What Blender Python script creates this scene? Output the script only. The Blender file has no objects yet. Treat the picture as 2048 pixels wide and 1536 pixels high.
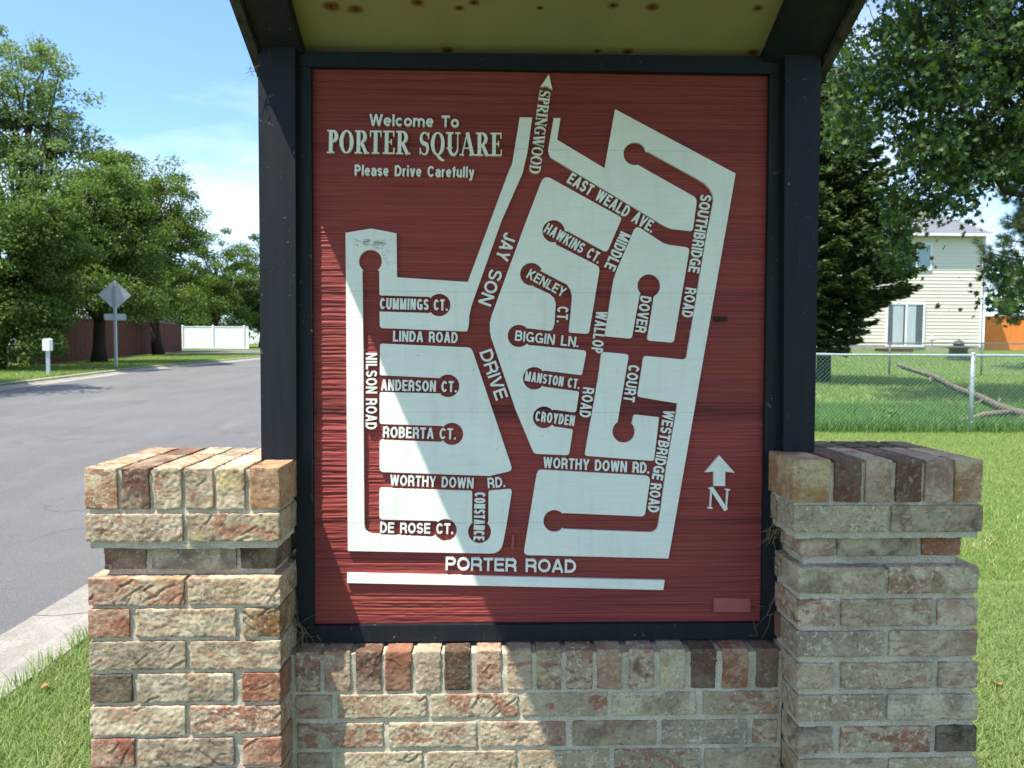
import bpy, math, random
import numpy as np
from mathutils import Vector
from mathutils.geometry import tessellate_polygon

random.seed(7)
RNG = np.random.default_rng(11)
scene = bpy.context.scene
COL = scene.collection
R = math.radians

# ------------------------------------------------------------------ camera
CAM_H = 1.40
F_PX = 1490.0                       # focal length in pixels of the 2048 px wide picture
YAW, PITCH, ROLL = R(1.6877), R(2.9966), R(0.2558)
w_ = np.array([math.sin(YAW) * math.cos(PITCH), math.cos(YAW) * math.cos(PITCH), -math.sin(PITCH)])
rt = np.array([math.cos(YAW), -math.sin(YAW), 0.0])
up = np.cross(rt, w_)
CR = rt * math.cos(ROLL) + up * math.sin(ROLL)
CU = -rt * math.sin(ROLL) + up * math.cos(ROLL)
CAM = np.array([0.0, 0.0, CAM_H])
cd = bpy.data.cameras.new('camera')
cd.sensor_width = 36.0
cd.lens = F_PX / 2048.0 * 36.0
cd.clip_start = 0.05
cd.clip_end = 2000.0
cd.dof.use_dof = True
cd.dof.focus_distance = 1.66
cd.dof.aperture_fstop = 9.0
cam = bpy.data.objects.new('camera', cd)
COL.objects.link(cam)
from mathutils import Matrix
cam.matrix_world = Matrix(((CR[0], CU[0], -w_[0], 0), (CR[1], CU[1], -w_[1], 0), (CR[2], CU[2], -w_[2], CAM_H), (0, 0, 0, 1)))
scene.camera = cam

# ------------------------------------------------------------------ sun, sky, exposure
SUN = np.array([-1.43, -1.0, 3.87]); SUN /= np.linalg.norm(SUN)     # towards the sun
sun_elev = math.asin(SUN[2])
sd = bpy.data.lights.new('sun', 'SUN')
sd.energy = 5.0
sd.angle = R(0.5)
sd.color = (1.0, 0.925, 0.81)
sun = bpy.data.objects.new('sun', sd)
COL.objects.link(sun)
sun.location = tuple(SUN * 60)
sun.rotation_euler = Vector(-SUN).to_track_quat('-Z', 'Y').to_euler()

world = bpy.data.worlds.new('World')
scene.world = world
world.use_nodes = True
wn, wl = world.node_tree.nodes, world.node_tree.links
wn.clear()
out = wn.new('ShaderNodeOutputWorld'); bg = wn.new('ShaderNodeBackground')
sky = wn.new('ShaderNodeTexSky'); sky.sky_type = 'NISHITA'; sky.sun_disc = False
sky.sun_elevation = sun_elev
sky.sun_rotation = math.atan2(SUN[0], SUN[1])
sky.air_density = 1.0; sky.dust_density = 0.4; sky.ozone_density = 2.2
bg.inputs['Strength'].default_value = 0.13
tc = wn.new('ShaderNodeTexCoord')
mp = wn.new('ShaderNodeMapping'); mp.inputs['Scale'].default_value = (1.0, 1.0, 3.6)
mp.inputs['Rotation'].default_value = (0.10, -0.16, 0.3)
nz = wn.new('ShaderNodeTexNoise'); nz.inputs['Scale'].default_value = 1.9; nz.inputs['Detail'].default_value = 6; nz.inputs['Roughness'].default_value = 0.52
cr = wn.new('ShaderNodeValToRGB')
cr.color_ramp.elements[0].position = 0.44; cr.color_ramp.elements[0].color = (0, 0, 0, 1)
cr.color_ramp.elements[1].position = 0.70; cr.color_ramp.elements[1].color = (1, 1, 1, 1)
mx = wn.new('ShaderNodeMix'); mx.data_type = 'RGBA'
mx.inputs[7].default_value = (5.9, 6.2, 6.6, 1)
mm = wn.new('ShaderNodeMath'); mm.operation = 'MULTIPLY_ADD'; mm.inputs[1].default_value = 0.88; mm.inputs[2].default_value = 0.04
wl.new(tc.outputs['Generated'], mp.inputs['Vector']); wl.new(mp.outputs[0], nz.inputs['Vector'])
wl.new(nz.outputs['Fac'], cr.inputs['Fac']); wl.new(cr.outputs['Color'], mm.inputs[0])
wl.new(mm.outputs[0], mx.inputs[0]); tint = wn.new('ShaderNodeMix'); tint.data_type = 'RGBA'; tint.blend_type = 'MULTIPLY'; tint.inputs[0].default_value = 1.0
tint.inputs[7].default_value = (0.78, 0.99, 1.20, 1)
wl.new(sky.outputs[0], tint.inputs[6]); wl.new(tint.outputs[2], mx.inputs[6]); wl.new(mx.outputs[2], bg.inputs['Color'])
wl.new(bg.outputs[0], out.inputs['Surface'])

scene.view_settings.view_transform = 'Standard'
scene.view_settings.look = 'None'
scene.view_settings.gamma = 1.0
scene.view_settings.exposure = 1.02
scene.view_settings.use_curve_mapping = False
scene.cycles.max_bounces = 8
scene.cycles.transparent_max_bounces = 8
scene.cycles.use_denoising = True

# ------------------------------------------------------------------ helpers
def ray(px, py):
    d = w_ + CR * ((px - 1024.0) / F_PX) - CU * ((py - 768.0) / F_PX)
    return d

def on_y(px, py, Y):                 # the point of a picture ray at forward distance Y
    d = ray(px, py)
    return CAM + d * (Y / d[1])

LEAN = R(1.203)
SN = np.array([0.0, -math.cos(LEAN), math.sin(LEAN)])      # sign plane normal, towards the viewer
SU = np.array([0.0, math.sin(LEAN), math.cos(LEAN)])
SP = np.array([0.0, 1.683, CAM_H])
def on_sign(px, py, off=0.0):        # the point of a picture ray on the sign plane, off metres in front of it
    d = ray(px, py)
    p0 = SP + SN * off
    return CAM + d * (np.dot(p0 - CAM, SN) / np.dot(d, SN))

def _h(i, j, k):
    n = (i * 73856093) ^ (j * 19349663) ^ (k * 83492791)
    n = (n ^ (n >> 13)) * 1274126177
    n = n & 0x7fffffff
    n = (n ^ (n >> 15)) * 69069 & 0x7fffffff
    return (n & 0xffff) / 65535.0
def vnoise(p):
    p = np.asarray(p, float)
    f = np.floor(p); t = p - f; t = t * t * (3 - 2 * t)
    i = f.astype(np.int64)
    x, y, z = i[..., 0], i[..., 1], i[..., 2]
    tx, ty, tz = t[..., 0], t[..., 1], t[..., 2]
    r = 0
    for dx in (0, 1):
        for dy in (0, 1):
            for dz in (0, 1):
                wgt = (tx if dx else 1 - tx) * (ty if dy else 1 - ty) * (tz if dz else 1 - tz)
                r = r + wgt * _h(x + dx, y + dy, z + dz)
    return r * 2 - 1
def fbm(p, o=3):
    p = np.asarray(p, float); a = 1.0; s = 0; m = 0
    for _ in range(o):
        s = s + a * vnoise(p); m += a; p = p * 2.03 + 17.3; a *= 0.5
    return s / m

class MB:
    def __init__(self):
        self.v = []; self.f = []; self.n = 0; self.attr = []; self.mi = []
    def add(self, vs, fs, col=None, mi=0):
        vs = np.asarray(vs, float).reshape(-1, 3)
        self.v.append(vs)
        b = self.n
        self.f.extend([tuple(int(i) + b for i in f) for f in fs])
        self.mi.extend([mi] * len(fs))
        self.n += len(vs)
        if col is not None:
            self.attr.append(np.tile(np.asarray(col, float), (len(vs), 1)))
    def box(self, a, b, mi=0):
        x0, y0, z0 = a; x1, y1, z1 = b
        self.add([(x0, y0, z0), (x1, y0, z0), (x1, y1, z0), (x0, y1, z0), (x0, y0, z1), (x1, y0, z1), (x1, y1, z1), (x0, y1, z1)],
                 [(0, 3, 2, 1), (4, 5, 6, 7), (0, 1, 5, 4), (1, 2, 6, 5), (2, 3, 7, 6), (3, 0, 4, 7)], mi=mi)
    def hexa(self, p8, mi=0):        # bottom 4 then top 4, counter-clockwise from above
        self.add(p8, [(0, 3, 2, 1), (4, 5, 6, 7), (0, 1, 5, 4), (1, 2, 6, 5), (2, 3, 7, 6), (3, 0, 4, 7)], mi=mi)
    def tube(self, pts, rad, n=8, cap=True, mi=0):
        pts = [np.asarray(p, float) for p in pts]
        rad = rad if hasattr(rad, '__len__') else [rad] * len(pts)
        vs = []; fs = []
        prev = None
        for i, p in enumerate(pts):
            a = pts[max(i - 1, 0)]; b = pts[min(i + 1, len(pts) - 1)]
            t = b - a; t = t / (np.linalg.norm(t) + 1e-12)
            if prev is None:
                h = np.array([0, 0, 1.0]) if abs(t[2]) < 0.9 else np.array([1.0, 0, 0])
            else:
                h = prev
            s = np.cross(t, h); s /= np.linalg.norm(s) + 1e-12
            u = np.cross(s, t); prev = u
            for k in range(n):
                q = 2 * math.pi * k / n
                vs.append(p + rad[i] * (math.cos(q) * s + math.sin(q) * u))
        for i in range(len(pts) - 1):
            for k in range(n):
                k2 = (k + 1) % n
                fs.append((i * n + k, i * n + k2, (i + 1) * n + k2, (i + 1) * n + k))
        if cap:
            fs.append(tuple(range(n - 1, -1, -1)))
            fs.append(tuple(range((len(pts) - 1) * n, len(pts) * n)))
        self.add(vs, fs, mi=mi)
    def lathe(self, c, prof, n=24):  # prof: (radius, z)
        vs = []; fs = []
        for r, z in prof:
            for k in range(n):
                q = 2 * math.pi * k / n
                vs.append((c[0] + r * math.cos(q), c[1] + r * math.sin(q), c[2] + z))
        for i in range(len(prof) - 1):
            for k in range(n):
                k2 = (k + 1) % n
                fs.append((i * n + k, i * n + k2, (i + 1) * n + k2, (i + 1) * n + k))
        fs.append(tuple(range(n - 1, -1, -1))); fs.append(tuple(range((len(prof) - 1) * n, len(prof) * n)))
        self.add(vs, fs)
    def build(self, name, mat, parent=None, smooth=False, kind=None):
        v = np.concatenate(self.v) if self.v else np.zeros((0, 3))
        if parent is not None:
            v = v - np.array(origin(parent))
        me = bpy.data.meshes.new(name)
        me.from_pydata(v.tolist(), [], self.f)
        mats = mat if isinstance(mat, (list, tuple)) else [mat]
        for m in mats: me.materials.append(m)
        if len(mats) > 1: me.polygons.foreach_set('material_index', self.mi)
        if self.attr:
            a = me.attributes.new('bcol', 'FLOAT_COLOR', 'POINT')
            a.data.foreach_set('color', np.concatenate(self.attr).astype(np.float32).ravel())
        if smooth:
            me.polygons.foreach_set('use_smooth', [True] * len(me.polygons))
        me.update()
        return link(name, me, parent, kind)

def origin(o):
    p = np.zeros(3)
    while o is not None:
        p = p + np.array(o.location); o = o.parent
    return p
def link(name, data, parent=None, kind=None):
    o = bpy.data.objects.new(name, data)
    COL.objects.link(o)
    if parent is not None: o.parent = parent
    if kind: o['kind'] = kind
    return o
def np_mesh(name, v, quads, mat, parent=None, smooth=False, kind=None):
    v = np.asarray(v, np.float32); quads = np.asarray(quads, np.int32)
    if parent is not None: v = (v - np.array(origin(parent))).astype(np.float32)
    me = bpy.data.meshes.new(name)
    k = quads.shape[1]
    me.vertices.add(len(v)); me.vertices.foreach_set('co', v.ravel())
    me.loops.add(quads.size); me.loops.foreach_set('vertex_index', quads.ravel())
    me.polygons.add(len(quads))
    me.polygons.foreach_set('loop_start', np.arange(len(quads), dtype=np.int32) * k)
    me.polygons.foreach_set('loop_total', np.full(len(quads), k, np.int32))
    if smooth: me.polygons.foreach_set('use_smooth', np.ones(len(quads), bool))
    me.materials.append(mat)
    me.update(calc_edges=True); me.validate()
    return link(name, me, parent, kind)
def thing(name, label, cat, loc, group=None):
    o = link(name, None)
    o.empty_display_size = 0.2
    o.location = tuple(loc)
    tag(o, label, cat, group)
    return o
def tag(o, label, cat, group=None):
    o['label'] = label; o['category'] = cat
    if group: o['group'] = group
    return o

# ------------------------------------------------------------------ materials
class NT:
    def __init__(self, name, rough=0.8, spec=0.3, metal=0.0):
        self.m = bpy.data.materials.new(name); self.m.use_nodes = True
        self.n = self.m.node_tree.nodes; self.l = self.m.node_tree.links
        self.b = self.n['Principled BSDF']
        self.b.inputs['Roughness'].default_value = rough
        self.b.inputs['Metallic'].default_value = metal
        self.b.inputs['Specular IOR Level'].default_value = spec
        self._tc = None
    def link(self, a, b): self.l.new(a, b)
    def obj(self, scale=(1, 1, 1), loc=(0, 0, 0), add=None):
        if self._tc is None: self._tc = self.n.new('ShaderNodeTexCoord')
        src = self._tc.outputs['Object']
        if add is not None:
            va = self.n.new('ShaderNodeVectorMath'); va.operation = 'ADD'
            self.link(src, va.inputs[0]); self.link(add, va.inputs[1]); src = va.outputs[0]
        m = self.n.new('ShaderNodeMapping'); m.inputs['Scale'].default_value = scale; m.inputs['Location'].default_value = loc
        self.link(src, m.inputs['Vector'])
        return m.outputs[0]
    def noise(self, vec, scale, detail=4, rough=0.55, dist=0.0):
        t = self.n.new('ShaderNodeTexNoise')
        t.inputs['Scale'].default_value = scale; t.inputs['Detail'].default_value = detail
        t.inputs['Roughness'].default_value = rough; t.inputs['Distortion'].default_value = dist
        self.link(vec, t.inputs['Vector']); return t.outputs['Fac']
    def voro(self, vec, scale, feature='F1'):
        t = self.n.new('ShaderNodeTexVoronoi'); t.feature = feature; t.inputs['Scale'].default_value = scale
        self.link(vec, t.inputs['Vector']); return t.outputs['Distance']
    def ramp(self, fac, stops):
        r = self.n.new('ShaderNodeValToRGB')
        e = r.color_ramp.elements
        while len(e) < len(stops): e.new(0.5)
        for i, (p, c) in enumerate(stops):
            e[i].position = p
            e[i].color = (c, c, c, 1) if not hasattr(c, '__len__') else (*c, 1)
        self.link(fac, r.inputs['Fac']); return r.outputs['Color']
    def mix(self, fac, a, b, mode='MIX'):
        m = self.n.new('ShaderNodeMix'); m.data_type = 'RGBA'; m.blend_type = mode
        for sock, val in ((m.inputs[0], fac), (m.inputs[6], a), (m.inputs[7], b)):
            if isinstance(val, (int, float)): sock.default_value = val
            elif isinstance(val, (tuple, list)): sock.default_value = (*val, 1)
            else: self.link(val, sock)
        return m.outputs[2]
    def math(self, op, a, b=0.0):
        m = self.n.new('ShaderNodeMath'); m.operation = op
        for sock, val in ((m.inputs[0], a), (m.inputs[1], b)):
            if isinstance(val, (int, float)): sock.default_value = val
            else: self.link(val, sock)
        return m.outputs[0]
    def color(self, c):
        s = self.b.inputs['Base Color']
        if isinstance(c, (tuple, list)): s.default_value = (*c, 1)
        else: self.link(c, s)
    def bump(self, h, strength=0.5, dist=0.002, prev=None):
        b = self.n.new('ShaderNodeBump'); b.inputs['Strength'].default_value = strength; b.inputs['Distance'].default_value = dist
        self.link(h, b.inputs['Height'])
        if prev is not None: self.link(prev, b.inputs['Normal'])
        self.link(b.outputs[0], self.b.inputs['Normal']); return b.outputs[0]
    def attr(self, name):
        a = self.n.new('ShaderNodeAttribute'); a.attribute_name = name; return a

def simple(name, c, rough=0.7, spec=0.3, var=0.25, scale=8, bump=0.0, bscale=60, metal=0.0, stretch=(1, 1, 1)):
    t = NT(name, rough, spec, metal)
    v = t.obj(stretch)
    n = t.noise(v, scale, 5)
    lo = tuple(x * (1 - var) for x in c); hi = tuple(min(1, x * (1 + var)) for x in c)
    t.color(t.ramp(n, [(0.3, lo), (0.7, hi)]))
    if bump: t.bump(t.noise(v, bscale, 4), bump, 0.003)
    return t.m

def brick_mat():
    t = NT('brick_face', 0.92, 0.15)
    a = t.attr('bcol')
    seed = t.n.new('ShaderNodeVectorMath'); seed.operation = 'SCALE'; seed.inputs['Scale'].default_value = 37.0
    t.link(a.outputs['Alpha'], seed.inputs['Scale'])
    seed.inputs[0].default_value = (91.0, 57.0, 33.0)
    v = t.obj((1, 1, 1), add=seed.outputs[0])
    base = a.outputs['Color']
    n1 = t.noise(v, 11, 5, 0.6)
    n2 = t.noise(v, 26, 6, 0.65, 0.6)
    n3 = t.noise(v, 140, 4, 0.7)
    n4 = t.noise(t.obj((1, 1, 2.4), (4, 2, 9), add=seed.outputs[0]), 17, 5, 0.62, 1.2)
    def per(k, lo, hi):                  # a different amount of every stain on every brick
        f_ = t.math('FRACT', t.math('MULTIPLY', a.outputs['Alpha'], k))
        return t.math('ADD', t.math('MULTIPLY', f_, hi - lo), lo)
    def layer(c, fac, amt, col): return t.mix(t.math('MINIMUM', t.math('MULTIPLY', fac, amt), 0.95), c, col)
    v5 = t.noise(t.obj((1, 1, 1), (7, 3, 1), add=seed.outputs[0]), 85, 5, 0.75, 0.4)
    v6 = t.noise(t.obj((1, 1, 1), (1, 8, 5), add=seed.outputs[0]), 95, 5, 0.75, 0.5)
    yl = t.noise(t.obj((1, 1, 1), (2, 5, 7), add=seed.outputs[0]), 15, 4, 0.5)
    bigr = t.noise(t.obj((1, 1, 1.4), (6, 1, 4), add=seed.outputs[0]), 9, 3, 0.45, 0.8)
    c = layer(base, t.ramp(n1, [(0.42, 0.0), (0.56, 1.0)]), per(7.31, .25, .95), (0.58, 0.49, 0.34))
    c = layer(c, t.ramp(n4, [(0.50, 0.0), (0.57, 1.0)]), per(13.7, .0, .95), (0.26, 0.105, 0.062))
    c = layer(c, t.ramp(bigr, [(0.58, 0.0), (0.62, 1.0)]), per(41.9, -.9, .9), (0.30, 0.085, 0.042))
    c = layer(c, t.ramp(n2, [(0.52, 0.0), (0.64, 1.0)]), per(23.3, .05, .8), (0.10, 0.078, 0.055))
    c = layer(c, t.ramp(v5, [(0.54, 0.0), (0.62, 1.0)]), per(31.1, .15, .85), (0.66, 0.60, 0.47))
    c = layer(c, t.ramp(n3, [(0.32, 1.0), (0.46, 0.0)]), per(17.9, .25, .7), (0.12, 0.095, 0.07))
    c = layer(c, t.ramp(v6, [(0.55, 0.0), (0.63, 1.0)]), per(19.7, .05, .65), (0.085, 0.065, 0.045))
    c = layer(c, t.ramp(yl, [(0.58, 0.0), (0.70, 1.0)]), per(53.3, -.3, .55), (0.52, 0.43, 0.18))
    lum = t.n.new('ShaderNodeRGBToBW'); t.link(base, lum.inputs[0])
    c = t.mix(t.ramp(lum.outputs[0], [(0.04, 0.28), (0.24, 0.92)]), base, c)
    t.color(c)
    b = t.bump(n2, 0.55, 0.004)
    t.bump(n3, 0.6, 0.0016, b)
    return t.m
def mortar_mat():
    t = NT('mortar', 0.95, 0.1)
    v = t.obj()
    n = t.noise(v, 14, 6, 0.6); g = t.noise(v, 300, 3, 0.7)
    c = t.ramp(n, [(0.3, (0.38, 0.33, 0.25)), (0.55, (0.58, 0.515, 0.40)), (0.75, (0.66, 0.595, 0.47))])
    c = t.mix(t.ramp(g, [(0.42, 0.45), (0.55, 0.0)]), c, (0.17, 0.15, 0.11))
    t.color(c); b = t.bump(n, 0.6, 0.004); t.bump(g, 0.7, 0.0012, b)
    return t.m
def panel_mat():
    t = NT('red_stained_wood', 0.62, 0.25)
    v = t.obj((0.8, 1, 120)); n = t.noise(v, 3.0, 5, 0.6, 0.15)
    n2 = t.noise(t.obj((0.5, 1, 190)), 3.0, 4, 0.6)
    big = t.noise(t.obj((1.0, 1, 3.5)), 2.6, 4, 0.5)
    c = t.ramp(n, [(0.22, (0.115, 0.018, 0.020)), (0.5, (0.265, 0.044, 0.042)), (0.78, (0.36, 0.074, 0.060))])
    c = t.mix(t.math('MULTIPLY', t.ramp(n2, [(0.40, 1.0), (0.50, 0.0)]), 0.5), c, (0.075, 0.014, 0.016))
    c = t.mix(t.math('MULTIPLY', t.ramp(big, [(0.42, 0.0), (0.68, 1.0)]), 0.45), c, (0.30, 0.062, 0.042))
    # weathered dark bands along the glued board joints
    xyz = t.n.new('ShaderNodeSeparateXYZ'); t.link(t.obj(), xyz.inputs[0])
    for z0, wdt, amt in JOINTS:
        d = t.math('ABSOLUTE', t.math('SUBTRACT', xyz.outputs['Z'], z0))
        m = t.ramp(t.math('DIVIDE', d, wdt), [(0.0, 1.0), (1.0, 0.0)])
        m = t.math('MULTIPLY', t.math('MULTIPLY', m, amt), t.ramp(n, [(0.35, 1.0), (0.65, 0.35)]))
        c = t.mix(m, c, (0.03, 0.010, 0.014))
    bd = t.n.new('ShaderNodeValToRGB'); bd.color_ramp.interpolation = 'CONSTANT'      # the boards were stained unevenly
    e = bd.color_ramp.elements
    zs = sorted([j[0] for j in JOINTS]); tones = (.94, 1.06, .90, 1.0, .86)
    while len(e) < 5: e.new(.5)
    for i in range(5):
        e[i].position = 0.0 if i == 0 else zs[i - 1] / 2.2; e[i].color = (tones[i],) * 3 + (1,)
    t.link(t.math('DIVIDE', xyz.outputs['Z'], 2.2), bd.inputs['Fac'])
    c = t.mix(1.0, c, bd.outputs['Color'], 'MULTIPLY')
    t.color(c)
    b = t.bump(n, 0.35, 0.002); t.bump(n2, 0.5, 0.0015, b)
    return t.m
def white_mat():
    t = NT('white_sign_paint', 0.55, 0.3)
    v = t.obj(); n = t.noise(v, 5, 5, 0.6); n2 = t.noise(t.obj((1, 1, 14)), 16, 4, 0.6)
    s = t.noise(t.obj((1, 1, 1), (3, 1, 2)), 70, 3, 0.5)
    c = t.ramp(n, [(0.3, (0.73, 0.74, 0.69)), (0.7, (0.815, 0.825, 0.765))])
    c = t.mix(t.ramp(s, [(0.70, 0.0), (0.78, 0.55)]), c, (0.36, 0.38, 0.36))
    c = t.mix(t.math('MULTIPLY', t.ramp(n2, [(0.50, 0.0), (0.72, 1.0)]), 0.22), c, (0.50, 0.52, 0.49))
    st = t.noise(t.obj((9, 1, 1.2)), 5, 4, 0.6)
    c = t.mix(t.math('MULTIPLY', t.ramp(st, [(0.52, 0.0), (0.72, 1.0)]), 0.22), c, (0.50, 0.50, 0.44))
    sc_ = t.noise(t.obj((1, 1, 3), (5, 2, 8)), 120, 3, 0.6)
    c = t.mix(t.ramp(sc_, [(0.69, 0.0), (0.72, 0.6)]), c, (0.30, 0.20, 0.19))
    xyz = t.n.new('ShaderNodeSeparateXYZ'); t.link(t.obj(), xyz.inputs[0])
    for z0, wdt, amt in JOINTS:
        d = t.math('ABSOLUTE', t.math('SUBTRACT', xyz.outputs['Z'], z0))
        c = t.mix(t.ramp(t.math('DIVIDE', d, 0.0012), [(0.3, 0.5), (1.0, 0.0)]), c, (0.40, 0.42, 0.42))
    t.color(c); t.bump(n2, 0.12, 0.002)
    return t.m
def navy_mat():
    t = NT('navy_painted_wood', 0.55, 0.22)
    v = t.obj((14, 14, 1.0)); n = t.noise(v, 4, 5, 0.6); s = t.noise(t.obj(), 55, 4, 0.7)
    c = t.ramp(n, [(0.3, (0.006, 0.0095, 0.014)), (0.7, (0.0115, 0.0148, 0.020))])
    c = t.mix(t.ramp(s, [(0.675, 0.0), (0.70, 0.75)]), c, (0.16, 0.155, 0.13))
    ck = t.noise(t.obj((40, 40, 1.5), (2, 2, 2)), 5, 4, 0.6)
    c = t.mix(t.ramp(ck, [(0.68, 0.0), (0.72, 0.6)]), c, (0.05, 0.05, 0.045))
    t.color(c); t.bump(n, 0.22, 0.002)
    return t.m
NAILS = []
def ceiling_mat():
    t = NT('yellowed_plywood', 0.7, 0.2)
    v = t.obj((1.5, 1, 1)); n = t.noise(v, 3, 6, 0.6, 0.4)
    c = t.ramp(n, [(0.3, (0.225, 0.178, 0.092)), (0.7, (0.30, 0.24, 0.125))])
    g = t.n.new('ShaderNodeTexCoord')
    wob = t.noise(t.obj((0.6, 1, 1)), 34, 3, 0.6)
    for (x, y, z, r) in NAILS:       # rust bled out of each nail
        d = t.n.new('ShaderNodeVectorMath'); d.operation = 'DISTANCE'
        mpn = t.n.new('ShaderNodeMapping'); mpn.inputs['Scale'].default_value = (0.62, 1, 1)
        t.link(g.outputs['Object'], mpn.inputs[0]); t.link(mpn.outputs[0], d.inputs[0]); d.inputs[1].default_value = (x * 0.62, y, z)
        q = t.math('ADD', t.math('DIVIDE', d.outputs['Value'], r), t.math('MULTIPLY', t.math('SUBTRACT', wob, 0.5), 0.9))
        c = t.mix(t.ramp(q, [(0.45, 0.95), (1.0, 0.0)]), c, (0.13, 0.045, 0.012))
    t.color(c); return t.m
def leaf_mat(name, c0, c1, trans=0.35, rough=0.5):
    t = NT(name, rough, 0.18)
    g = t.n.new('ShaderNodeNewGeometry')
    col = t.ramp(g.outputs['Random Per Island'], [(0.0, c0), (1.0, c1)])
    t.color(col)
    tr = t.n.new('ShaderNodeBsdfTranslucent'); ms = t.n.new('ShaderNodeMixShader')
    t.link(t.mix(1.0, col, (1.5, 1.6, 0.5), 'MULTIPLY'), tr.inputs['Color'])
    ms.inputs[0].default_value = trans
    o = t.n['Material Output']
    t.link(t.b.outputs[0], ms.inputs[1]); t.link(tr.outputs[0], ms.inputs[2]); t.link(ms.outputs[0], o.inputs['Surface'])
    return t.m
def bark_mat(name, c):
    t = NT(name, 0.95, 0.1)
    n = t.noise(t.obj((6, 6, 1)), 5, 5, 0.65, 0.5)
    t.color(t.ramp(n, [(0.3, tuple(x * 0.5 for x in c)), (0.7, tuple(x * 1.3 for x in c))]))
    t.bump(n, 0.9, 0.03); return t.m
def ground_mat():
    t = NT('lawn_ground', 0.95, 0.1)
    v = t.obj(); n = t.noise(v, 0.55, 6, 0.6); f = t.noise(v, 30, 5, 0.7); f2 = t.noise(v, 7, 4, 0.65)
    c = t.ramp(f, [(0.3, (0.045, 0.085, 0.016)), (0.6, (0.115, 0.18, 0.038)), (0.8, (0.20, 0.25, 0.08))])
    c = t.mix(t.math('MULTIPLY', t.ramp(n, [(0.45, 0.0), (0.7, 1.0)]), 0.5), c, (0.17, 0.19, 0.06))
    c = t.mix(t.math('MULTIPLY', t.ramp(f2, [(0.35, 1.0), (0.5, 0.0)]), 0.4), c, (0.04, 0.075, 0.018))
    t.color(c); t.bump(f, 0.9, 0.03); return t.m
def asphalt_mat():
    t = NT('asphalt', 0.9, 0.25)
    v = t.obj(); n = t.noise(v, 0.5, 5, 0.6); g = t.noise(v, 130, 3, 0.8); st = t.noise(t.obj((1.2, 0.06, 1)), 1.2, 4, 0.6)
    sp = t.voro(v, 90)
    c = t.ramp(n, [(0.3, (0.132, 0.133, 0.134)), (0.7, (0.172, 0.173, 0.173))])
    c = t.mix(t.ramp(g, [(0.38, 0.75), (0.55, 0.0)]), c, (0.055, 0.055, 0.058))
    c = t.mix(t.ramp(sp, [(0.16, 0.55), (0.30, 0.0)]), c, (0.33, 0.33, 0.33))
    c = t.mix(t.math('MULTIPLY', t.ramp(st, [(0.42, 1.0), (0.56, 0.0)]), 0.10), c, (0.08, 0.08, 0.08))
    ck = t.n.new('ShaderNodeTexVoronoi'); ck.feature = 'DISTANCE_TO_EDGE'; ck.inputs['Scale'].default_value = 0.22
    wv = t.n.new('ShaderNodeVectorMath'); wv.operation = 'ADD'
    wn_ = t.n.new('ShaderNodeTexNoise'); wn_.inputs['Scale'].default_value = 1.5; wn_.inputs['Detail'].default_value = 6
    t.link(v, wn_.inputs['Vector']); t.link(v, wv.inputs[0]); t.link(wn_.outputs['Color'], wv.inputs[1]); t.link(wv.outputs[0], ck.inputs['Vector'])
    c = t.mix(t.math('MULTIPLY', t.ramp(ck.outputs['Distance'], [(0.0015, 0.40), (0.004, 0.0)]), t.ramp(n, [(0.42, 0.0), (0.55, 1.0)])), c, (0.035, 0.035, 0.037))
    oil = t.noise(t.obj((1, .45, 1), (3, 7, 0)), 1.1, 5, 0.6)
    c = t.mix(t.math('MULTIPLY', t.ramp(oil, [(0.60, 0.0), (0.72, 1.0)]), 0.4), c, (0.06, 0.06, 0.063))
    lt = t.noise(t.obj((1, .3, 1), (9, 2, 0)), 2.4, 5, 0.65)
    c = t.mix(t.math('MULTIPLY', t.ramp(lt, [(0.52, 0.0), (0.75, 1.0)]), 0.2), c, (0.24, 0.24, 0.245))
    t.color(c); t.bump(g, 0.9, 0.010); return t.m
def concrete_mat(name, c):
    t = NT(name, 0.95, 0.12)
    v = t.obj(); n = t.noise(v, 3.2, 6, 0.65); g = t.noise(v, 60, 5, 0.75)
    cc = t.ramp(n, [(0.3, tuple(x * 0.62 for x in c)), (0.65, c)])
    cc = t.mix(t.ramp(g, [(0.36, 0.6), (0.52, 0.0)]), cc, tuple(x * 0.38 for x in c))
    t.color(cc); t.bump(g, 0.8, 0.012); return t.m

# the glued board joints of the sign panel (heights relative to the sign's base), filled in below
SIGN_BASE = np.array([0.11, 1.70, 0.0])
JOINTS = []
for py, wdt, amt in ((585, 0.012, 0.35), (824, 0.03, 0.85), (1044, 0.018, 0.4), (300, 0.02, 0.25)):
    JOINTS.append((float(on_sign(1080, py)[2]), wdt, amt))
M_BRICK = brick_mat(); M_MORTAR = mortar_mat()
M_PANEL = panel_mat(); M_WHITE = white_mat(); M_NAVY = navy_mat()
M_REDFLAT = simple('red_flat_paint', (0.33, 0.085, 0.078), 0.6, 0.3, 0.08, 20)
M_ASPH = asphalt_mat(); M_GROUND = ground_mat(); M_CONC = concrete_mat('kerb_concrete', (0.35, 0.33, 0.29))
M_STRAW = simple('dry_straw', (0.20, 0.16, 0.095), 0.9, 0.1, 0.3, 40)
M_GALV = simple('galvanised_steel', (0.50, 0.55, 0.57), 0.42, 0.5, 0.15, 30, metal=0.55)
M_DARKMETAL = simple('dark_metal', (0.05, 0.06, 0.06), 0.5, 0.4, 0.2, 20)
M_WIRE = simple('chain_link_wire', (0.085, 0.205, 0.155), 0.5, 0.3, 0.15, 20, metal=0.0)
M_BARK = bark_mat('bark', (0.05, 0.04, 0.032))
M_DEADWOOD = bark_mat('dead_wood', (0.19, 0.155, 0.125))

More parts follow.
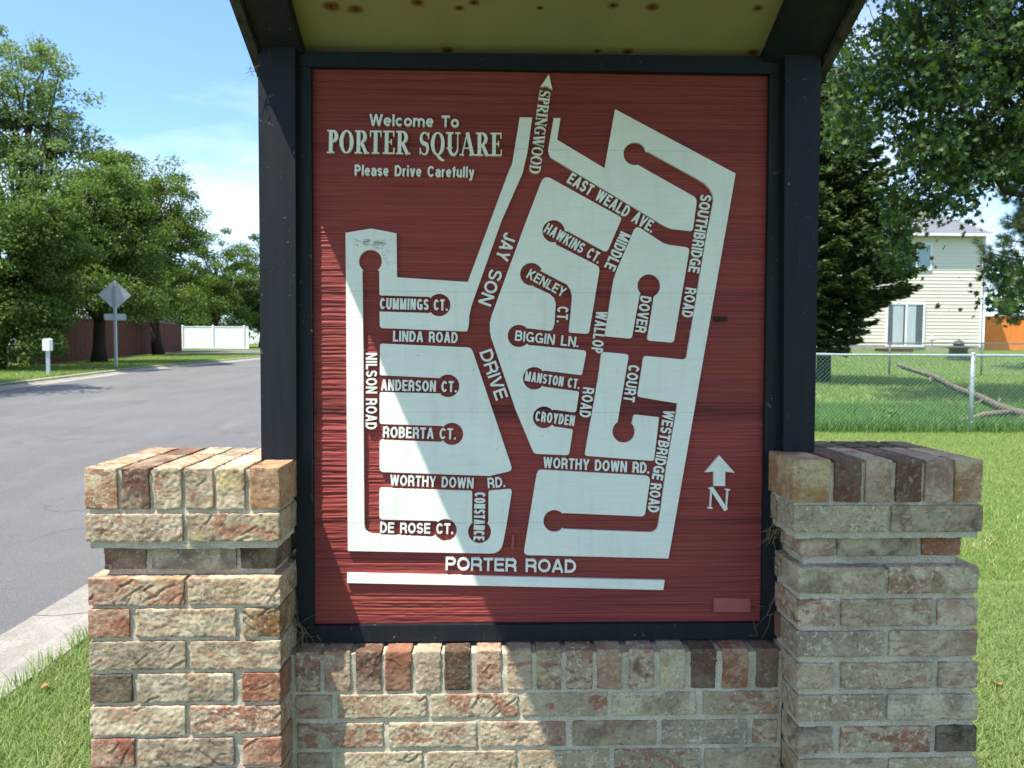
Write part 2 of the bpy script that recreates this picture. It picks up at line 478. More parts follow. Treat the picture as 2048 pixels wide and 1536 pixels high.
# ------------------------------------------------------------------ terrain
LK = ([-50, 6, 27, 63, 120, 400], [0, 0, .555, .98, 1.40, 1.6])
RK = ([-50, 12, 28, 40, 120, 400], [0, 0, .28, 1.2, 1.5, 1.6])
def gz(x, y):
    x = np.asarray(x, float); y = np.asarray(y, float)
    l = np.interp(y, *LK); r = np.interp(y, *RK)
    t = np.clip(x / 6.0, 0, 1); t = t * t * (3 - 2 * t)
    return l * (1 - t) + r * t
ROAD_R, ROAD_L = -2.50, -11.95       # asphalt edges
def on_ground(px, py, y0=8.0):       # where a picture ray meets the terrain
    lo, hi = 1.0, 160.0
    Y = 1.0
    while Y < 160:
        p = on_y(px, py, Y)
        if p[2] < gz(p[0], p[1]): break
        Y += 0.05
    p = on_y(px, py, Y); p[2] = float(gz(p[0], p[1])); return p

# ground sheet, sunk under the road
xs = np.unique(np.concatenate([np.linspace(-400, -60, 9), np.linspace(-60, -13, 24), [-12.35, -12.3, -2.0, -1.95], np.linspace(-1.5, 12, 28), np.linspace(12, 60, 25), np.linspace(60, 400, 9)]))
ys = np.unique(np.concatenate([np.linspace(-60, 0, 7), np.arange(1, 45, 1.0), [6, 12, 27, 28, 40, 63, 120], np.arange(45, 130, 5.0), np.linspace(130, 600, 10)]))
GX, GY = np.meshgrid(xs, ys)
GZ = gz(GX, GY)
GZ = np.where((GX > -12.32) & (GX < -1.98), GZ - 0.25, GZ)
nx, ny = len(xs), len(ys)
idx = np.arange(nx * ny).reshape(ny, nx)
q = np.stack([idx[:-1, :-1], idx[:-1, 1:], idx[1:, 1:], idx[1:, :-1]], -1).reshape(-1, 4)
np_mesh('ground', np.stack([GX, GY, GZ], -1).reshape(-1, 3), q, M_GROUND, kind='structure')
# road
yk = [-60, 6, 27, 63, 120, 300]
mb = MB()
for a, b in zip(yk[:-1], yk[1:]):
    za, zb = float(gz(-5, a)) - 0.10, float(gz(-5, b)) - 0.10
    mb.add([(ROAD_L - 0.05, a, za), (ROAD_R + 0.05, a, za), (ROAD_R + 0.05, b, zb), (ROAD_L - 0.05, b, zb)], [(0, 1, 2, 3)])
mb.build('road', M_ASPH, kind='structure')
mb = MB()
za, zb = float(gz(-20, 46)) + 0.006, float(gz(-20, 57)) + 0.006
mb.add([(-80, 46, za), (-12.3, 46, za), (-12.3, 57, zb), (-80, 57, zb)], [(0, 1, 2, 3)])
mb.build('side_road', M_ASPH, kind='structure')
# kerbs: rolled profile swept along the road
def kerb(xe, sgn, segs):
    prof = [(0.0, -0.25), (0.0, -0.094), (0.10, -0.098), (0.30, -0.080), (0.38, -0.045), (0.43, -0.005), (0.47, 0.012), (0.60, 0.014), (0.61, -0.03), (0.61, -0.25)]
    m = MB()
    for a, b in segs:
        za, zb = float(gz(-5, a)), float(gz(-5, b))
        vs = [(xe + sgn * u, a, za + z) for u, z in prof] + [(xe + sgn * u, b, zb + z) for u, z in prof]
        n = len(prof); fs = []
        for i in range(n - 1):
            f = (i, i + 1, n + i + 1, n + i)
            fs.append(f if sgn > 0 else f[::-1])
        fs += [tuple(range(n)), tuple(range(2 * n - 1, n - 1, -1))]
        m.add(vs, fs)
    m.build('kerb', M_CONC, kind='structure')
def segs(y0, y1, step=3.05):
    out_ = []; y = y0
    cuts = sorted(set([y1] + [k for k in (6, 27, 63) if y0 < k < y1] + list(np.arange(y0 + step, y1, step))))
    for c in cuts:
        out_.append((y, c - 0.012)); y = c
    return out_
kerb(ROAD_R, 1, segs(-20.3, 63))
kerb(ROAD_L, -1, segs(-20, 46))

# ------------------------------------------------------------------ bricks
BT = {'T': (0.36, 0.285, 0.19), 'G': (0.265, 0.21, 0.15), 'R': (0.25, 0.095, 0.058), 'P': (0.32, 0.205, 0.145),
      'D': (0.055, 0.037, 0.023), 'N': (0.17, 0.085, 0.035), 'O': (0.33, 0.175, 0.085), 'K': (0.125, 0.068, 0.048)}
def brick(mb, lo, hi, typ, res=0.0026, gouge=True, gd=1.0):
    lo = np.array(lo) - .001; hi = np.array(hi) + .001; c = (lo + hi) / 2; h = (hi - lo) / 2
    sd_ = RNG.random()
    col = np.array(BT[typ]) * (0.88 + 0.24 * RNG.random()) * (1 + 0.06 * (RNG.random(3) - 0.5))
    smooth_face = typ == 'O'
    off = RNG.random(3) * 50
    strokes = []
    if gouge and not smooth_face:
        L = 2 * h[0]
        ns = int(gd * L / 0.018 * 1.5 * RNG.random() ** 1.6 + .5)
        sgn = 1 if RNG.random() < 0.7 else -1
        for _ in range(ns):
            strokes.append((c[0] + (RNG.random() * 2 - 1) * h[0], c[2] + (RNG.random() * 2 - 1) * h[2] * 0.9,
                            sgn * (0.35 + 0.9 * RNG.random()) + (1.2 if RNG.random() < .15 else 0), 0.008 + 0.022 * RNG.random(), 0.0010 + 0.0012 * RNG.random(),
                            0.0008 + 0.0022 * RNG.random(), (RNG.random() - 0.5) * 30))
    for ax, sg in ((1, -1), (0, -1), (0, 1), (2, 1), (2, -1), (1, 1)):
        o = [k for k in range(3) if k != ax]
        rs = res if (ax, sg) in ((1, -1), (2, 1)) else (res * 1.6 if ax == 0 else 0.03)
        nu = max(2, int(2 * h[o[0]] / rs)); nv = max(2, int(2 * h[o[1]] / rs))
        u, v = np.meshgrid(np.linspace(-1, 1, nu + 1), np.linspace(-1, 1, nv + 1))
        p = np.zeros((u.size, 3)); p[:, o[0]] = u.ravel() * h[o[0]]; p[:, o[1]] = v.ravel() * h[o[1]]; p[:, ax] = sg * h[ax]
        wpos = p + c
        r = 0.0026 * (0.9 + 1.3 * np.clip(fbm(wpos * 55 + off, 2), -0.6, 1.4))[:, None]
        inner = np.clip(p, -h + r, h - r)
        d = p - inner; L = np.linalg.norm(d, axis=1, keepdims=True) + 1e-9
        nrm = d / L
        p2 = inner + nrm * r
        disp = (0.0010 + 0.0010 * (sd_ > .5)) * fbm(wpos * 24 + off, 2) + (0.0015 if not smooth_face else 0.0004) * fbm(wpos * 170 + off * 2, 2)
        if ax == 1 and sg == -1:
            for (sx, sz, an, ln, wd, dp, cv) in strokes:
                du = wpos[:, 0] - sx; dv = wpos[:, 2] - sz
                a = du * math.cos(an) + dv * math.sin(an); b = -du * math.sin(an) + dv * math.cos(an) + cv * a * a
                g = np.exp(-(b / wd) ** 2) * np.clip(1.3 - (a / ln) ** 2, 0, 1)
                rim = np.exp(-((b - 1.9 * wd) / wd) ** 2) * np.clip(1.2 - (a / ln) ** 2, 0, 1)
                disp = disp - dp * g + 0.5 * dp * rim
        p2 = p2 + nrm * disp[:, None]
        ii = np.arange(u.size).reshape(nv + 1, nu + 1)
        f = np.stack([ii[:-1, :-1], ii[:-1, 1:], ii[1:, 1:], ii[1:, :-1]], -1).reshape(-1, 4)
        flip = {(1, -1): False, (1, 1): True, (0, -1): True, (0, 1): False, (2, 1): False, (2, -1): True}[(ax, sg)]
        if flip: f = f[:, ::-1]
        mb.add(p2 + c, f, col=(*col, sd_))
def rough_box(mb, lo, hi, res=0.012, amp=0.0025, mi=0):
    lo = np.array(lo); hi = np.array(hi); c = (lo + hi) / 2; h = (hi - lo) / 2
    for ax, sg in ((1, -1), (0, -1), (0, 1), (2, 1)):
        o = [k for k in range(3) if k != ax]
        nu = max(2, int(2 * h[o[0]] / res)); nv = max(2, int(2 * h[o[1]] / res))
        u, v = np.meshgrid(np.linspace(-1, 1, nu + 1), np.linspace(-1, 1, nv + 1))
        p = np.zeros((u.size, 3)); p[:, o[0]] = u.ravel() * h[o[0]]; p[:, o[1]] = v.ravel() * h[o[1]]; p[:, ax] = sg * h[ax]
        p = p + c
        for k in range(3):
            p[:, k] += amp * fbm(p * 45 + 13 * k, 2)
        ii = np.arange(u.size).reshape(nv + 1, nu + 1)
        f = np.stack([ii[:-1, :-1], ii[:-1, 1:], ii[1:, 1:], ii[1:, :-1]], -1).reshape(-1, 4)
        if (ax, sg) in ((0, -1),): f = f[:, ::-1]
        mb.add(p, f, mi=mi)

def X_at(px, py, Y): return float(on_y(px, py, Y)[0])
def Z_at(px, py, Y): return float(on_y(px, py, Y)[2])

def pillar(name, label, rows, Y0, depth, inner):
    """rows: (y_top, y_bottom, [(x0, x1, type)...], kind) in picture pixels on the front plane Y0"""
    xm = sum(b[0] + b[1] for b in rows[3][2]) / (2 * len(rows[3][2]))
    base = on_y(xm, 1536, Y0 + depth / 2); base[2] = 0
    root = thing(name, label, 'brick pillar', base)
    body, capb, core = MB(), MB(), MB()
    last = None; done = []
    for (yt, yb, bl, kind) in rows:
        zt, zb = Z_at(xm, yt, Y0), Z_at(xm, yb, Y0)
        xs_ = [[X_at(a, (yt + yb) / 2, Y0), X_at(b, (yt + yb) / 2, Y0), t] for a, b, t in bl]
        if inner > 0: xs_[-1][1] -= .008
        else: xs_[0][0] += .008
        done.append((zt, zb, xs_, kind))
    pitch = 0.0662; k = 0
    while done[-1][1] > 0.02:
        src = done[-2]
        dz = done[-1][0] - pitch
        types = 'TGPTRGTPDT'
        done.append((dz, dz - 0.0565, [(a, b, types[(k * 3 + i) % 10]) for i, (a, b, t) in enumerate(src[2])], src[3])); k += 1
    for (zt, zb, bl, kind) in done:
        y0 = Y0 + (0.022 if kind == 'recess' else 0)
        x0, x1 = bl[0][0], bl[-1][1]
        tgt = capb if kind == 'cap' else body
        ye = Y0 + depth - (0.022 if kind == 'recess' else 0)
        for i, (a, b, t) in enumerate(bl):
            end = i in (0, len(bl) - 1)
            if kind == 'cap':
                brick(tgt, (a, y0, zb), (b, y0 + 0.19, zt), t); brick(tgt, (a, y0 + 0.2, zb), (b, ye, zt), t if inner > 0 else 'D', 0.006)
            elif len(bl) == 2 or not end:
                brick(tgt, (a, y0, zb), (b, y0 + 0.092, zt), t)
            else:
                brick(tgt, (a, y0, zb), (b, y0 + 0.196, zt), t)
        if kind != 'cap':
            s = y0 + (0.102 if len(bl) == 2 else 0.206)
            brick(tgt, (x0, s, zb), (x0 + 0.092, ye, zt), random.choice('TGPR'), 0.006, False)
            brick(tgt, (x1 - 0.092, s, zb), (x1, ye, zt), random.choice('TGPR'), 0.006, False)
    # mortar: one recessed core per course, joints between
    for i, (zt, zb, bl, kind) in enumerate(done):
        ins = 0.0055 + (0.022 if kind == 'recess' else 0)
        x0, x1 = bl[0][0] + ins - (0.022 if kind == 'recess' else 0), bl[-1][1] - ins + (0.022 if kind == 'recess' else 0)
        nz_ = done[i + 1][0] if i + 1 < len(done) else zb
        rough_box(core, (x0, Y0 + ins, nz_ - 0.0075), (x1, Y0 + depth - ins, zt - 0.006), 0.008)
    body.build('brickwork', M_BRICK, root, True)
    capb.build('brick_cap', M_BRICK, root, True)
    core.build('mortar', M_MORTAR, root, True)
    return root, done

PY = 1.53
LP = [(937, 1018, [(170, 233, 'O'), (243, 297, 'K'), (308, 362, 'T'), (371, 425, 'G'), (433, 488, 'P'), (500, 566, 'O')], 'cap'),
      (1029, 1082, [(172, 364, 'T'), (374, 566, 'T')], ''),
      (1091, 1144, [(198, 281, 'K'), (295, 464, 'G'), (474, 553, 'D')], 'recess'),
      (1157, 1210, [(177, 367, 'P'), (376, 567, 'T')], ''),
      (1219, 1274, [(178, 258, 'R'), (272, 470, 'T'), (487, 567, 'N')], ''),
      (1284, 1338, [(179, 370, 'G'), (382, 568, 'T')], ''),
      (1349, 1404, [(180, 263, 'D'), (276, 466, 'G'), (485, 568, 'R')], ''),
      (1414, 1468, [(181, 369, 'T'), (381, 569, 'P')], ''),
      (1478, 1533, [(182, 268, 'R'), (275, 467, 'G'), (486, 570, 'R')], '')]
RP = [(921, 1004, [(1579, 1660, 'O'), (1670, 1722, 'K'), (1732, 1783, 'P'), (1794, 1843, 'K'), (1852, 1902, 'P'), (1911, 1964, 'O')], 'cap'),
      (1012, 1063, [(1582, 1774, 'T'), (1784, 1964, 'G')], ''),
      (1070, 1117, [(1604, 1678, 'P'), (1686, 1846, 'T'), (1857, 1933, 'R')], 'recess'),
      (1135, 1186, [(1590, 1768, 'G'), (1779, 1956, 'T')], ''),
      (1200, 1251, [(1589, 1670, 'P'), (1684, 1865, 'T'), (1876, 1955, 'P')], ''),
      (1263, 1312, [(1588, 1767, 'G'), (1780, 1954, 'T')], ''),
      (1327, 1376, [(1588, 1666, 'P'), (1683, 1864, 'T'), (1878, 1954, 'P')], ''),
      (1391, 1440, [(1588, 1766, 'T'), (1776, 1954, 'G')], ''),
      (1455, 1504, [(1588, 1665, 'G'), (1682, 1860, 'T'), (1874, 1952, 'D')], ''),
      (1519, 1568, [(1588, 1770, 'T'), (1778, 1952, 'T')], '')]
pl, pl_rows = pillar('brick_pillar', 'sunlit tan brick pillar with rowlock cap on the road side of the sign', LP, PY, 0.31, 1)
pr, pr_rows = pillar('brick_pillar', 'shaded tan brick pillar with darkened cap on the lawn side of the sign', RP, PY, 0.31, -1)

# low wall between the pillars
WY = 1.612
z2 = lambda v: 560 + v * .2637
z3 = lambda v: 1080 + v * .2637
WR = [(1303, 1380, [(z2(a), z2(b), t) for a, b, t in ((120, 300, 'P'), (340, 530, 'P'), (578, 765, 'K'), (803, 990, 'R'), (1030, 1215, 'P'), (1250, 1440, 'D'), (1495, 1675, 'P'), (1725, 1905, 'P'), (1950, 2130, 'P'))]
       + [(z3(a), z3(b), t) for a, b, t in ((205, 395, 'P'), (435, 615, 'P'), (680, 862, 'P'), (915, 1100, 'T'), (1150, 1330, 'K'), (1390, 1575, 'R'), (1645, 1805, 'K'))]),
      (1389, 1434, [(z2(120), z2(390), 'P'), (z2(440), z2(1105), 'T'), (z2(1145), z2(1800), 'T'), (z2(1840), z3(510), 'T'), (z3(550), z3(1180), 'T'), (z3(1240), z3(1805), 'T')]),
      (1446, 1493, [(z2(135), z2(780), 'G'), (z2(830), z2(1485), 'T'), (z2(1525), z3(190), 'P'), (z3(250), z3(880), 'G'), (z3(930), z3(1570), 'G'), (z3(1615), z3(1795), 'T')]),
      (1504, 1553, [(z2(135), z2(390), 'G'), (z2(425), z2(1075), 'T'), (z2(1120), z2(1785), 'T'), (z2(1830), z3(520), 'T'), (z3(570), z3(1210), 'G'), (z3(1250), z3(1810), 'T')])]
base = on_y(1076, 1536, WY + 0.1); base[2] = 0
wall = thing('brick_wall', 'low tan brick wall with upright header course under the sign panel', 'brick wall', base)
body, core = MB(), MB()
rows = []
for (yt, yb, bl) in WR:
    rows.append((Z_at(900, yt, WY), Z_at(900, yb, WY), [(X_at(a, (yt + yb) / 2, WY), X_at(b, (yt + yb) / 2, WY), t) for a, b, t in bl]))
k = 0
while rows[-1][1] > 0.02:
    src = rows[-2]; zt = rows[-1][0] - 0.0625
    rows.append((zt, zt - 0.052, [(a, b, 'TGPTRTG'[(k * 2 + i) % 7]) for i, (a, b, t) in enumerate(src[2])])); k += 1
for i, (zt, zb, bl) in enumerate(rows):
    for a, b, t in bl: brick(body, (a, WY, zb), (b, WY + (0.20 if i == 0 else 0.09), zt), t, gd=.35)
WX0, WX1 = pl_rows[4][2][-1][1], pr_rows[4][2][0][0]
rough_box(core, (WX0 - 0.004, WY + 0.0030, 0.0), (WX1 + 0.004, WY + 0.20, rows[0][0] - 0.006), 0.007)
body.build('brickwork', M_BRICK, wall, True)
core.build('mortar', M_MORTAR, wall, True)
WALL_TOP = rows[0][0]

# ------------------------------------------------------------------ the map sign
sign = thing('map_sign', 'red neighbourhood map signboard with white street layout under a small roof', 'map sign', SIGN_BASE)
def plate(m, poly_px, top, bottom, mi=0, bevel=0.0):
    """a flat plate on the sign: outline in picture pixels, its face `top` metres in front of the panel"""
    P = [on_sign(x, y, top) for x, y in poly_px]
    Q = [p - SN * (top - bottom) for p in P]
    n = len(P)
    area = sum(poly_px[i][0] * poly_px[(i + 1) % n][1] - poly_px[(i + 1) % n][0] * poly_px[i][1] for i in range(n))
    tris = tessellate_polygon([[Vector((x, -y, 0)) for x, y in poly_px]])
    fs = []
    for a, b, c in tris:
        ax, ay = poly_px[a]; bx, by = poly_px[b]; cx, cy = poly_px[c]
        s = (bx - ax) * (cy - ay) - (cx - ax) * (by - ay)
        fs.append((a, b, c) if s < 0 else (c, b, a))
    for i in range(n):
        j = (i + 1) % n
        fs.append((i, n + i, n + j, j) if area < 0 else (j, n + j, n + i, i))
    m.add(P + Q, fs, mi=mi)

def rounded(pts):
    """pts: (x, y) sharp, (x, y, r) rounded corner, ('arc', cx, cy, r, a0, a1) degrees, picture axes"""
    out_ = []; n = len(pts)
    def ends(p):
        if p[0] == 'arc':
            _, cx, cy, r, a0, a1 = p
            return ((cx + r * math.cos(R(a0)), cy + r * math.sin(R(a0))), (cx + r * math.cos(R(a1)), cy + r * math.sin(R(a1))))
        return ((p[0], p[1]),) * 2
    for i, p in enumerate(pts):
        if p[0] == 'arc':
            _, cx, cy, r, a0, a1 = p
            k = max(4, int(abs(a1 - a0) / 11))
            for j in range(k + 1):
                a = R(a0 + (a1 - a0) * j / k)
                out_.append((cx + r * math.cos(a), cy + r * math.sin(a)))
        elif len(p) == 3:
            a = np.array(ends(pts[i - 1])[1]); b = np.array(ends(pts[(i + 1) % n])[0]); c = np.array(p[:2], float)
            u = a - c; v = b - c; lu, lv = np.linalg.norm(u), np.linalg.norm(v); u /= lu; v /= lv
            ang = math.acos(max(-1, min(1, float(np.dot(u, v)))))
            d = min(p[2] / math.tan(ang / 2), lu * 0.49, lv * 0.49)
            A, B = c + u * d, c + v * d
            for j in range(6):
                t = j / 5
                out_.append(tuple((1 - t) ** 2 * A + 2 * t * (1 - t) * c + t * t * B))
        else:
            out_.append((float(p[0]), float(p[1])))
    return out_
def bulb(cx, cy, r, pin, pout):
    """the round end of a cul-de-sac, from the point pin to pout going the long way round"""
    a0 = math.degrees(math.atan2(pin[1] - cy, pin[0] - cx)); a1 = math.degrees(math.atan2(pout[1] - cy, pout[0] - cx))
    d = (a1 - a0) % 360
    if d < 180: d -= 360
    return ('arc', cx, cy, r, a0, a0 + d)
def B(cx, cy, r, a, b): return [a, bulb(cx, cy, r, a, b), b]

MAPS = []
# west side of the estate
MAPS.append(rounded([(1039.5, 234.5), (1064.5, 235), (1055, 304), (1050, 325), (1045.5, 345), (1003.5, 440), (943, 611), (938.5, 630), (938, 645), (935, 663, 6), (759.5, 656, 7), (759, 623)]
    + B(878.5, 610, 22.5, (859, 626), (857.6, 593.5)) + [(758.8, 590.5, 4)]
    + B(740.8, 522.5, 23, (758.5, 543), (724.5, 543)) + [(726.5, 700), (727, 860), (728.5, 1068, 22)]
    + B(891, 1060.5, 22.5, (866, 1074), (873, 1042)) + [(758.6, 1039, 8), (758.6, 976, 5), (944.5, 981.7, 4)]
    + B(959, 1063.7, 23, (944, 1043), (976.8, 1044)) + [(977, 981.5, 5), (1024.5, 977.5, 6), (1013, 1051), (1002, 1107.5, 26), (695.7, 1102), (693.5, 860), (692, 580), (691, 465.5), (743, 457), (792.7, 466.6), (793.7, 554.5), (935.5, 564), (1016.6, 344.6), (1024.4, 327)]))
MAPS.append(rounded([(760, 687, 5), (943, 695, 13), (1025.5, 941, 9), (979, 952), (759, 944, 9), (759, 879.5, 6)]
    + B(904, 868, 22.4, (881.5, 884), (884.5, 852)) + [(759, 848, 6), (759, 784, 5)]
    + B(896, 771.7, 22.7, (881.5, 787), (877, 756)) + [(759.5, 750.5, 4)]))
# the middle of the estate
MAPS.append(rounded([(1088, 349, 15), (1244, 435.5, 6), (1214, 505.5, 8)]
    + B(1107.4, 462.4, 22.5, (1135, 462), (1112, 489)) + [(1200, 533.5, 13), (1178, 668, 8), (1137.5, 665, 4), (1143.5, 603), (1144, 591), (1141, 579), (1134, 569)]
    + B(1063, 548.4, 22.8, (1080, 541), (1067, 573)) + [(1100, 588), (1108, 596), (1111.5, 607), (1109, 648), (1104, 662, 6)]
    + B(1037.7, 671.8, 22.3, (1055.6, 656.5), (1057, 690)) + [(1173.5, 701, 7), (1163.8, 750.5, 4)]
    + B(1068.6, 756.7, 22.6, (1088, 741), (1088, 773.6)) + [(1158.5, 783, 4), (1152, 825.5, 6)]
    + B(1088, 834.8, 22, (1107.6, 819), (1109, 853.4)) + [(1146, 858.5, 4), (1138, 910.5, 7), (1068, 907.5, 10), (1031, 819), (982, 674), (979.6, 660), (979.8, 645), (984, 629), (1050.7, 446.5)]))
# the east side
MAPS.append(rounded([(1107.4, 236), (1121, 236), (1114.3, 279.5), (1209.3, 336.5), (1230.5, 218.6), (1471.3, 347), (1337, 1117), (1047, 1110, 9), (1072, 957), (1076, 939, 14), (1301.5, 951.5, 11), (1289.5, 1033, 9)]
    + B(1108.8, 1042, 22, (1127.4, 1026), (1127.4, 1058)) + [(1315, 1065.5, 20), (1333, 933), (1353.8, 817.5), (1355.2, 807), (1307, 799), (1274.5, 793.2, 6), (1287.5, 711.5, 6), (1372.5, 719.5, 9), (1411.6, 480), (1426.8, 402), (1425.5, 389), (1419.5, 377), (1410, 367.5), (1394.8, 357.5)]
    + B(1269.8, 307.5, 22.8, (1296, 303.5), (1277, 330.5)) + [(1394.5, 396.5, 15), (1385.5, 462.5, 6), (1342.7, 457.8), (1329.7, 452.6), (1100, 314, 8), (1096.3, 300)]))
MAPS.append(rounded([(1272, 450.5, 10), (1327, 486.5), (1337.5, 489.5), (1379.5, 495.5, 7), (1347.5, 685.5, 7), (1294, 681, 6), (1307.5, 596)]
    + B(1298, 571.6, 23, (1309, 592.5), (1279.5, 589)) + [(1263.5, 677.5, 7), (1209, 672.7, 6), (1227, 561), (1233.4, 541)]))
MAPS.append(rounded([(1203, 703.5, 7), (1258, 708.5, 7), (1235.5, 842)]
    + B(1247.5, 862.8, 22.5, (1235.2, 843), (1264, 846)) + [(1268, 828.8, 5), (1318.2, 834.7), (1307.8, 922, 5), (1169.3, 911.5, 5), (1197.5, 748.8)]))
MAPS.append([(694, 1146.5), (1010, 1153.2), (1329.4, 1160.8), (1326.6, 1180), (1010, 1172.5), (694, 1166)])
MAPS.append([(1439, 911), (1469.8, 946), (1450.6, 943.2), (1450.3, 972.3), (1427.4, 971.7), (1428, 943.2), (1410, 944.5)])
MAPS.append([(1097.7, 148.3), (1104.8, 178.6), (1092.8, 172), (1080.7, 173.7)])

# --- panel with real sandblasted grain
RAISE = 0.006
tl, tr_, brc, blc = on_sign(612, 125), on_sign(1550, 140), on_sign(1534, 1258), on_sign(617, 1262)
nu, nv = 110, 900
U, V = np.meshgrid(np.linspace(0, 1, nu), np.linspace(0, 1, nv))
Pn = (tl * ((1 - U) * (1 - V))[..., None] + tr_ * (U * (1 - V))[..., None] + brc * (U * V)[..., None] + blc * ((1 - U) * V)[..., None]).reshape(-1, 3)
wob = 0.010 * vnoise(np.stack([Pn[:, 0] * 2.2, Pn[:, 1] * 0 + 4, Pn[:, 2] * 7], -1))
zz = Pn[:, 2] + wob
g = vnoise(np.stack([Pn[:, 0] * 2.5, zz * 0 + 1, zz * 230], -1)) * 0.0009 + vnoise(np.stack([Pn[:, 0] * 5, zz * 0 + 8, zz * 400], -1)) * 0.0011
g += vnoise(np.stack([Pn[:, 0] * 60, zz * 0 + 3, zz * 260], -1)) * 0.0006
for z0, wdt, amt in JOINTS:
    g -= 0.0018 * amt * np.exp(-((Pn[:, 2] - z0) / wdt) ** 2) * (0.5 + vnoise(np.stack([Pn[:, 0] * 2, zz * 0, zz * 260], -1)))
Pn = Pn + SN * (g - 0.0018)[:, None]
ii = np.arange(nu * nv).reshape(nv, nu)
f = np.stack([ii[1:, :-1], ii[1:, 1:], ii[:-1, 1:], ii[:-1, :-1]], -1).reshape(-1, 4)
panel = np_mesh('panel', Pn, f, M_PANEL, sign, True)
back = MB()
cs = [c - SN * 0.012 for c in (blc, brc)] + [c - SN * 0.04 for c in (brc, blc)] + [c - SN * 0.012 for c in (tl, tr_)] + [c - SN * 0.04 for c in (tr_, tl)]
back.hexa(cs); back.build('backing_board', M_NAVY, sign)
for P in MAPS:
    m = MB(); plate(m, P, RAISE, -0.004)
    m.build('street_block' if len(P) > 8 else 'arrow', M_WHITE, panel)
m = MB(); plate(m, rounded([(1428, 1196, 2), (1501, 1197.5, 2), (1501, 1224.5, 2), (1428, 1224, 2)]), RAISE, -0.004)
m.build('blank_plate', M_REDFLAT, panel)
m = MB(); plate(m, [(1024.5, 1070), (1028.5, 1070.5), (1027, 1098.5), (1022.5, 1098)], RAISE * 0.7, -0.004)
m.build('painted_out_bar', M_REDFLAT, panel)
m = MB()
for a, b, c, d in ((1430, 632, 1437, 643), (1438, 633, 1455, 642)):
    plate(m, [(a, b), (c, b), (c, d), (a, d)], RAISE * 0.8, -0.004)
m.build('rusty_hinge', simple('old_rust', (0.035, 0.022, 0.018), 0.8, 0.2, 0.3, 60), panel)

